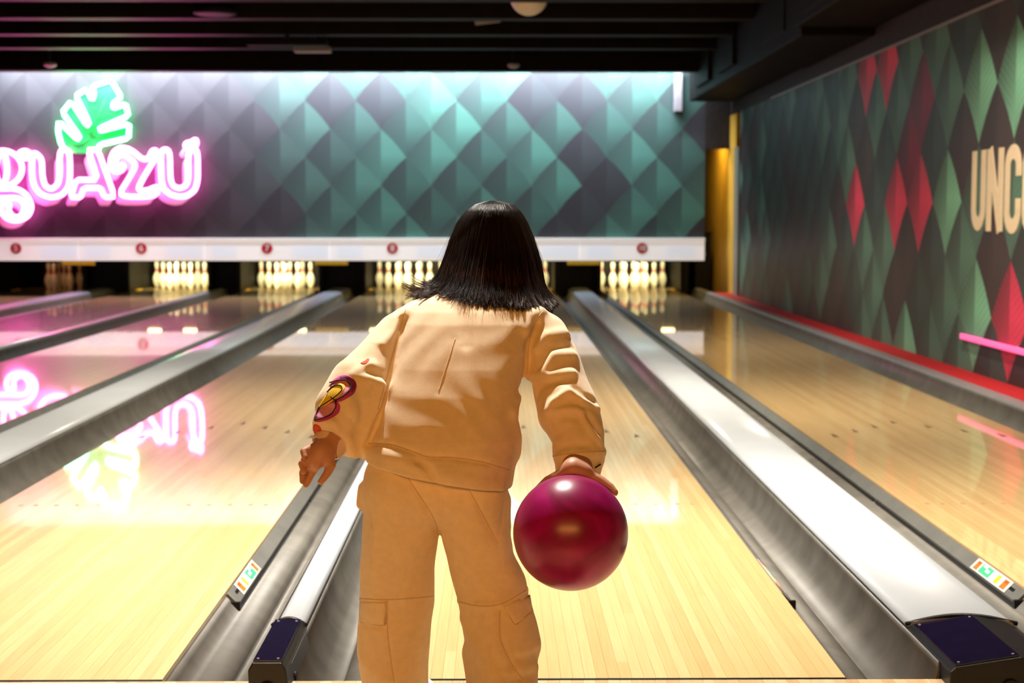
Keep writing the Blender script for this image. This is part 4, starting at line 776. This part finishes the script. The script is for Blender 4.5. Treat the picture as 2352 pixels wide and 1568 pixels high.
def body_f(p):
    d = ell_d(p, HEADC, (0.070, 0.088, 0.098)); d = smin(d, ell_d(p, HEADC + np.array([0, 0.045, -0.052]), (0.048, 0.045, 0.050)), 0.03)
    d = smin(d, seg_d(p, HEADC + np.array([0, 0.085, -0.012]), HEADC + np.array([0, 0.101, -0.034]), 0.006, 0.010), 0.010)
    for s in (-1, 1):
        d = smin(d, ell_d(p, HEADC + np.array([s * 0.070, 0.0, -0.025]), (0.007, 0.016, 0.026)), 0.006)
        d = smax(d, -(np.linalg.norm(p - HEADC - np.array([s * 0.030, 0.092, 0.0]), axis=1) - 0.014), 0.012)
    for nodes, k in parts_: d = smin(d, chain_d(p, nodes), k)
    for nodes, k in RH: d = smin(d, chain_d(p, nodes), k)
    for nodes, k in LH: d = smin(d, chain_d(p, nodes), k)
    ballhole = np.linalg.norm(p - BALLC, axis=1) - (BR + 0.0008); d = np.maximum(d, -ballhole)
    return d
V, F = snet(body_f, (-0.42, -0.62, 0.44), (0.27, 0.05, 1.10), 0.0024)
body_me = np_mesh('body', V, F, 1); body = link('body', body_me, M['skin'], None, True); parp(body)
for s in (-1, 1):
    c = HEADC + np.array([s * 0.030, 0.070, 0.0]); bm = bmesh.new(); bmesh.ops.create_uvsphere(bm, u_segments=16, v_segments=10, radius=0.0115); me = bpy.data.meshes.new('eye'); bm.to_mesh(me); bm.free()
    e = link('eye', me, M['eye'], None, True); e.location = c; parp(e)
    bm = bmesh.new(); bmesh.ops.create_uvsphere(bm, u_segments=12, v_segments=8, radius=0.0055); me = bpy.data.meshes.new('iris'); bm.to_mesh(me); bm.free(); i_ = link('iris', me, M['iris'], e, True); i_.location = (0, 0.0075, 0)
mth = tube('mouth', [HEADC + np.array([x, 0.0885 - 14 * x * x, -0.062 + 3 * x * x]) for x in np.linspace(-0.020, 0.020, 9)], [0.001, 0.0025, 0.0035, 0.004, 0.004, 0.004, 0.0035, 0.0025, 0.001], M['lip']); parp(mth)
for s, X, Y, rot in ((-1, onY(925, 1700, -0.31)[0] + 0.02, -0.265, -0.10), (1, onY(1172, 1740, -0.58)[0], -0.53, -0.25)):
    c, sn = math.cos(rot), math.sin(rot)
    def shoe_f(p, X=X, Y=Y, c=c, sn=sn):
        q = p - np.array([X, Y, 0.0]); q = np.stack([q[:, 0] * c + q[:, 1] * -sn * -1, -q[:, 0] * sn * -1 * -1 + q[:, 1] * c, q[:, 2]], -1)
        d = chain_d(q, [(np.array([0, -0.075, 0.040]), 0.036), (np.array([0, -0.01, 0.040]), 0.037), (np.array([0.004, 0.075, 0.032]), 0.034), (np.array([0.004, 0.095, 0.028]), 0.028)]); d = smin(d, seg_d(q, np.array([0, -0.07, 0.05]), np.array([0, -0.07, 0.085]), 0.034, 0.032), 0.02)
        return smax(d, 0.014 - p[:, 2], 0.003)
    V, F = snet(shoe_f, (X - 0.12, Y - 0.16, 0.0), (X + 0.12, Y + 0.18, 0.14), 0.004); sh = link('shoe', np_mesh('shoe', V, F, 1), M['shoe'], None, True); parp(sh)
    def sole_f(p, X=X, Y=Y, c=c, sn=sn):
        q = p - np.array([X, Y, 0.0]); q = np.stack([q[:, 0] * c + q[:, 1] * sn, -q[:, 0] * sn + q[:, 1] * c, q[:, 2]], -1)
        return smax(smax(chain_d(q * np.array([1, 1, 0.0]), [(np.array([0, -0.075, 0]), 0.038), (np.array([0.004, 0.09, 0]), 0.036)]), p[:, 2] - 0.0155, 0.002), 0.0008 - p[:, 2], 0.002)
    V, F = snet(sole_f, (X - 0.12, Y - 0.16, -0.01), (X + 0.12, Y + 0.18, 0.03), 0.0035); so = link('sole', np_mesh('sole', V, F), M['sole'], sh, True)

# hair: a shell that carries fine strands
HR = [(462, 1122, 1148), (470, 1092, 1178), (486, 1070, 1196), (510, 1052, 1210), (545, 1037, 1224), (585, 1024, 1236), (625, 1010, 1244), (660, 1002, 1250), (700, 996, 1254), (722, 1000, 1250)]
HZ = []; HA = []; HX = []
def hyc(y): return np.interp(y, [462, 560, 640, 700, 722], [-0.135, -0.145, -0.175, -0.205, -0.215])
HYL = []
for y, l, r in HR:
    a, b = onY(l, y, hyc(y)), onY(r, y, hyc(y)); HYL.append(hyc(y)); HZ.append(a[2]); HA.append((b[0] - a[0]) / 2); HX.append((a[0] + b[0]) / 2)
HZ = np.array(HZ[::-1]); HA = np.array(HA[::-1]); HX = np.array(HX[::-1]); HYL = np.array(HYL[::-1])
def HYf(z): return np.interp(z, HZ, HYL)
def hair_b(z): return np.interp(z, [HZ[0], HZ[3], HZ[5], HZ[7], HZ[8], HZ[9]], [0.128, 0.116, 0.104, 0.085, 0.058, 0.022])
def hair_base(p):
    z = p[:, 2]; a = np.interp(z, HZ, HA); b = hair_b(z); cx_ = np.interp(z, HZ, HX); u = (p[:, 0] - cx_) / a; v = (p[:, 1] - HYf(z)) / b
    d = (np.sqrt(u * u + v * v) - 1) * np.minimum(a, b) * 0.8; return smax(d, z - HZ[-1] - 0.003, 0.01)
def hem_z(x): return np.interp(x, [onY(990, 690, -0.33)[0], onY(1060, 702, -0.33)[0], onY(1130, 700, -0.33)[0], onY(1190, 714, -0.33)[0], onY(1252, 718, -0.33)[0]], [onY(990, 688, -0.33)[2], onY(1060, 700, -0.33)[2], onY(1130, 696, -0.33)[2], onY(1190, 708, -0.33)[2], onY(1252, 714, -0.33)[2]])
def hair_f(p):
    d = hair_base(p) + 0.003; d = smax(d, hem_z(p[:, 0]) + 0.010 - p[:, 2], 0.008)
    d = smax(d, -(ell_d(p, HEADC + np.array([0, 0.06, -0.045]), (0.062, 0.10, 0.095))), 0.008)       # opening for the face
    d = d - 0.0010 * np.sin(np.arctan2(p[:, 1] - HYf(p[:, 2]), p[:, 0] - HEADC[0]) * 46 + np.sin(p[:, 2] * 60)) ; return d
V, F = snet(hair_f, (-0.16, -0.30, 0.80), (0.14, 0.06, 1.10), 0.0032)
hair = link('hair', np_mesh('hair', V, F, 1), M['hair'], None, True); parp(hair); hair['label'] = 'straight dark brown shoulder-length hair with flicked ends'
def strands(n, seed, spread, rad, flick):
    R = np.random.default_rng(seed); VV = []; FF = []; SG = 16; base = 0
    for k in range(n):
        th = R.uniform(-math.pi * 1.28, math.pi * 0.28); j = R.normal(0, 1); zs_top = R.uniform(0.0, 0.05) * (R.random() < 0.3); end = R.uniform(-0.012, 0.02); 
        x_end = HEADC[0] + 0.11 * math.cos(th); zb = hem_z(x_end) - 0.004 + end
        if math.sin(th) > 0.35: zb = max(zb, HEADC[2] - 0.09)
        tt = np.linspace(0, 1, SG); z = (HZ[-1] - zs_top * 0.6) + (zb - HZ[-1] + zs_top * 0.6) * tt ** 1.25
        a = np.interp(z, HZ, HA); b = hair_b(np.maximum(z, HZ[1])); cx_ = np.interp(z, HZ, HX); lift = 1 + spread * abs(j) * tt ** 2 + 0.004 + R.uniform(-0.02, 0.015)
        thj = th + 0.10 * j * (tt - 0.3) * 0.5
        P = np.stack([cx_ + a * lift * np.cos(thj), HYf(z) + b * lift * np.sin(thj), z], -1)
        fl = np.clip((tt - 0.80) / 0.20, 0, 1) ** 1.6
        out = np.stack([np.cos(thj), np.sin(thj) * 0.7, 0 * tt], -1)
        side = 1.0 if math.cos(th) < -0.25 else (0.45 if math.cos(th) > 0.4 else 0.55)
        P += out * (fl * R.uniform(0.2, 1.0) * flick * side)[:, None]; P[:, 2] += fl ** 2 * R.uniform(-0.2, 0.9) * 0.018 * side
        r = rad * R.uniform(0.6, 1.2) * (1 - 0.75 * tt ** 3)
        T = np.gradient(P, axis=0); T /= np.linalg.norm(T, axis=1)[:, None] + 1e-9; u = np.cross(T, [0.21, 0.3, 0.93]); u /= np.linalg.norm(u, axis=1)[:, None] + 1e-9; w2 = np.cross(T, u)
        for q in range(3): ang = 2 * math.pi * q / 3; VV.append(P + r[:, None] * (u * math.cos(ang) + w2 * math.sin(ang)))
        for q in range(3):
            a0 = base + q * SG + np.arange(SG - 1); b0 = base + ((q + 1) % 3) * SG + np.arange(SG - 1); FF.append(np.stack([a0, b0, b0 + 1, a0 + 1], -1))
        base += 3 * SG
    return np.concatenate(VV), np.concatenate(FF)
V, F = strands(3600, 3, 0.012, 0.0009, 0.030); st1 = link('strands', np_mesh('strands', V, F), M['hair'], hair, True); tag(st1, kind='stuff')
V, F = strands(150, 9, 0.10, 0.00035, 0.050); st2 = link('flyaway_strands', np_mesh('flyaway_strands', V, F), M['hair_tip'], hair, True); tag(st2, kind='stuff')
def locks(n, per, seed):
    """flicked ends: bundles of strands that leave the shell near the hem and curl outward"""
    R = np.random.default_rng(seed); VV = []; FF = []; SG = 12; base = 0; tt = np.linspace(0, 1, SG)
    for k in range(n):
        th = R.uniform(-math.pi * 1.12, math.pi * 0.12); left = max(0.0, -math.cos(th)); right = max(0.0, math.cos(th)); L0 = R.uniform(0.05, 0.08); lk = R.uniform(-0.006, 0.012)
        curl = (0.012 + 0.040 * left ** 2 + 0.010 * right) * R.uniform(0.15, 1.35); up = (0.004 + 0.024 * left ** 2 + 0.004 * right) * R.uniform(-0.4, 1.5); sway = R.normal(0, 0.22)
        for s in range(per):
            a0 = th + R.normal(0, 0.055); x_end = HEADC[0] + 0.11 * math.cos(th); zb = hem_z(x_end) - 0.008 + lk + R.uniform(-0.004, 0.008)
            z = zb + L0 * (1 - tt) * R.uniform(0.9, 1.1); conv = tt ** 2 * 0.75; tha = a0 + (th - a0) * conv + sway * tt ** 2 * 0.4
            a = np.interp(z, HZ, HA); b = hair_b(np.maximum(z, HZ[1])); lift = 1.0 + R.uniform(-0.01, 0.02) + 0.01 * tt
            P = np.stack([np.interp(z, HZ, HX) + a * lift * np.cos(tha), HYf(z) + b * lift * np.sin(tha), z], -1); fl = np.clip((tt - 0.35) / 0.65, 0, 1) ** 1.8
            P[:, 0] += np.cos(th) * curl * fl; P[:, 1] += np.sin(th) * 0.55 * curl * fl; P[:, 2] += up * fl ** 2
            r = 0.0010 * R.uniform(0.6, 1.1) * (1 - 0.8 * tt ** 3)
            T = np.gradient(P, axis=0); T /= np.linalg.norm(T, axis=1)[:, None] + 1e-9; u = np.cross(T, [0.21, 0.93, 0.3]); u /= np.linalg.norm(u, axis=1)[:, None] + 1e-9; w2 = np.cross(T, u)
            for q in range(3): ang = 2 * math.pi * q / 3; VV.append(P + r[:, None] * (u * math.cos(ang) + w2 * math.sin(ang)))
            for q in range(3):
                c0 = base + q * SG + np.arange(SG - 1); d0 = base + ((q + 1) % 3) * SG + np.arange(SG - 1); FF.append(np.stack([c0, d0, d0 + 1, c0 + 1], -1))
            base += 3 * SG
    return np.concatenate(VV), np.concatenate(FF)
V, F = locks(150, 22, 5); st3 = link('flicked_ends', np_mesh('flicked_ends', V, F), M['hair_tip'], hair, True); tag(st3, kind='stuff')

# ------------------------------------------------------------------ details sewn or printed on the clothes
def bvh_of(me): 
    me.calc_loop_triangles(); return BVHTree.FromPolygons([v.co[:] for v in me.vertices], [t.vertices[:] for t in me.loop_triangles])
BS, BP = bvh_of(shirt_me), bvh_of(pants_me)
def hit(bv, x, y):
    r = bv.ray_cast(Vector(CAM), Vector(ray(x, y)).normalized()); return (np.array(r[0]), np.array(r[1])) if r[0] is not None else (None, None)
def on_surface(bv, pts, lift, n=8):
    out = []
    for q in catmull([np.array(p, float) for p in pts], n):
        h_, nn = hit(bv, *q)
        if h_ is not None: out.append(h_ + nn * lift)
    return out
def seam(bv, pts, r, m, parent, name='seam', lift=0.0):
    q = on_surface(bv, pts, lift)
    if len(q) > 2: return link(name, mesh(name, *tube_geo(q, r, 6)), m, parent, True)
def patch_star(bv, outline, name, m, parent, lift, rings=5, curve=True):
    P = catmull([np.array(p, float) for p in outline], 5, True) if curve else [np.array(p, float) for p in outline]; c = sum(P) / len(P); V = []; F = []; n = len(P)
    pts = [c] + [c + (p - c) * (k / rings) for k in range(1, rings + 1) for p in P]
    top = []
    for p in pts:
        h_, nn = hit(bv, *p)
        if h_ is None:
            q = c + (p - c) * 0.93; h_, nn = hit(bv, *q)
        if h_ is None: q = c + (p - c) * 0.8; h_, nn = hit(bv, *q)
        if h_ is None: h_, nn = hit(bv, *c)
        top.append((h_, nn))
    V = [h_ + nn * lift for h_, nn in top] + [h_ + nn * (-0.0005) for h_, nn in top[-n:]]
    for i in range(n): F.append((0, 1 + i, 1 + (i + 1) % n))
    for k in range(rings - 1):
        for i in range(n): a, b = 1 + k * n + i, 1 + k * n + (i + 1) % n; F.append((a, a + n, b + n, b))
    e = 1 + (rings - 1) * n; f_ = 1 + rings * n
    for i in range(n): F.append((e + i, f_ + i, f_ + (i + 1) % n, e + (i + 1) % n))
    me = mesh(name, V, F); bm = bmesh.new(); bm.from_mesh(me); bmesh.ops.recalc_face_normals(bm, faces=bm.faces[:]); bm.to_mesh(me); bm.free()
    return link(name, me, m, parent, True)
for q in ([(845, 1018), (900, 1022), (950, 1038), (985, 1050), (1040, 1051), (1110, 1062), (1182, 1084)], [(1046, 776), (1026, 840), (1008, 898)], [(934, 700), (918, 760), (893, 850), (868, 940)], [(1212, 860), (1213, 800), (1226, 745), (1246, 716)], [(1266, 1048), (1320, 1040), (1388, 1036)]):
    seam(BS, q, 0.0013, M['seam'], shirt)
for q in ([(930, 1088), (965, 1140), (996, 1190), (1006, 1228)], [(1078, 1126), (1110, 1185), (1144, 1248)], [(826, 1374), (880, 1377), (940, 1374), (995, 1369)], [(889, 1380), (890, 1450), (898, 1520), (905, 1564)], [(1056, 1382), (1098, 1391), (1150, 1387), (1208, 1356)], [(1148, 1402), (1149, 1465), (1172, 1520), (1203, 1564)]):
    seam(BP, q, 0.0013, M['seam'], pants)
for q in ([(830, 1381), (860, 1381), (886, 1380), (886, 1408), (884, 1434), (855, 1432), (830, 1428), (829, 1405)], [(1156, 1392), (1186, 1378), (1214, 1366), (1218, 1390), (1222, 1404), (1200, 1422), (1182, 1434), (1168, 1412)]):
    fp_ = patch_star(BP, q, 'pocket_flap', M['cotton'], pants, 0.0035, 5, False); seam(BP, q[3:7] if q[0][0] < 1000 else q[4:], 0.0013, M['seam'], pants, 'flap_edge', 0.002)
# flower print on the left sleeve
FP = [([(760, 882), (772, 868), (790, 861), (809, 867), (819, 884), (813, 903), (797, 915), (779, 923), (767, 919), (759, 905)], 'p_magenta', 0.0006), ([(762, 886), (778, 874), (796, 874), (806, 886), (800, 900), (784, 912), (770, 916), (761, 904)], 'p_pink', 0.0010), ([(782, 866), (800, 863), (817, 877), (814, 893), (807, 901), (803, 886), (794, 874)], 'p_plum', 0.0013),
      ([(733, 937), (739, 924), (753, 904), (768, 888), (784, 881), (793, 888), (788, 900), (770, 916), (749, 930)], 'p_yellow', 0.0017), ([(722, 966), (727, 944), (741, 931), (764, 919), (780, 928), (779, 946), (764, 959), (740, 968)], 'p_magenta', 0.0006), ([(726, 958), (733, 940), (752, 928), (768, 925), (771, 941), (757, 954), (738, 962)], 'p_pink', 0.0011),
      ([(722, 975), (734, 978), (738, 990), (730, 1000), (720, 996)], 'p_red', 0.0008), ([(828, 834), (838, 828), (846, 823), (848, 828), (838, 836)], 'p_red', 0.0006)]
for q, mm, lf_ in FP: patch_star(BS, q, 'print_patch', M[mm], shirt, lf_)
for q in ([(758, 880), (780, 874), (800, 876), (806, 890), (792, 908), (770, 920)], [(752, 902), (766, 888), (782, 886), (786, 896), (770, 912), (746, 928), (733, 938)], [(733, 938), (728, 952), (724, 966)], [(762, 914), (770, 920), (772, 934), (762, 950), (744, 960), (726, 964)], [(760, 912), (774, 922)]):
    seam(BS, q, 0.0012, M['p_black'], shirt, 'print_outline', 0.0020)
seam(BS, [(1366, 1074), (1372, 1070), (1378, 1066)], 0.0016, M['p_black'], shirt, 'print_outline', 0.001)
# folded inner cuff of the left sleeve
ca_ = onY(768, 1005, -0.437); cb2 = onY(747, 1030, -0.453); ax = (cb2 - ca_) / np.linalg.norm(cb2 - ca_); e1 = np.cross(ax, [0, 1, 0]); e1 /= np.linalg.norm(e1); e2 = np.cross(ax, e1); V = []; F = []
RG = [(-0.004, 0.0315), (0.012, 0.0320), (0.026, 0.0315), (0.030, 0.0300), (0.029, 0.0275), (0.010, 0.0270)]; ns_ = 28
for s_, r_ in RG:
    for k in range(ns_): a = 2 * math.pi * k / ns_; V.append(ca_ + ax * s_ + r_ * (e1 * math.cos(a) * 1.06 + e2 * math.sin(a) * 0.92))
for i in range(len(RG) - 1):
    for k in range(ns_): a, b = i * ns_ + k, i * ns_ + (k + 1) % ns_; F.append((a, b, b + ns_, a + ns_))
cf = link('inner_cuff', mesh('inner_cuff', V, F), M['cuff_in'], shirt, True)

# ------------------------------------------------------------------ the ball
bm = bmesh.new(); bmesh.ops.create_uvsphere(bm, u_segments=72, v_segments=48, radius=0.1080); me = bpy.data.meshes.new('ball'); bm.to_mesh(me); bm.free()
bl = tag(link('bowling_ball', me, M['ball'], None, True), 'glossy magenta bowling ball held low in the right hand', 'bowling ball'); bl.location = BALLC; bl.rotation_euler = (0.5, 0.3, 0.8)
for v in ((0.10, 0.99, -0.10), (0.32, 0.93, -0.08), (-0.5, 0.7, 0.50)):
    v = Vector(v).normalized(); hme = lathe('finger_hole', [(0.0125, -0.004), (0.0125, 0.0004), (0.010, 0.0007)], 18); ho = link('finger_hole', hme, M['black']); ho.parent = bl
    bpy.context.view_layer.update(); ho.matrix_world = (v.to_track_quat('Z', 'Y').to_matrix().to_4x4()); ho.location = bl.matrix_world.inverted() @ (Vector(BALLC) + v * 0.1078); ho.rotation_euler = (bl.matrix_world.inverted().to_3x3() @ v.to_track_quat('Z', 'Y').to_matrix()).to_euler()
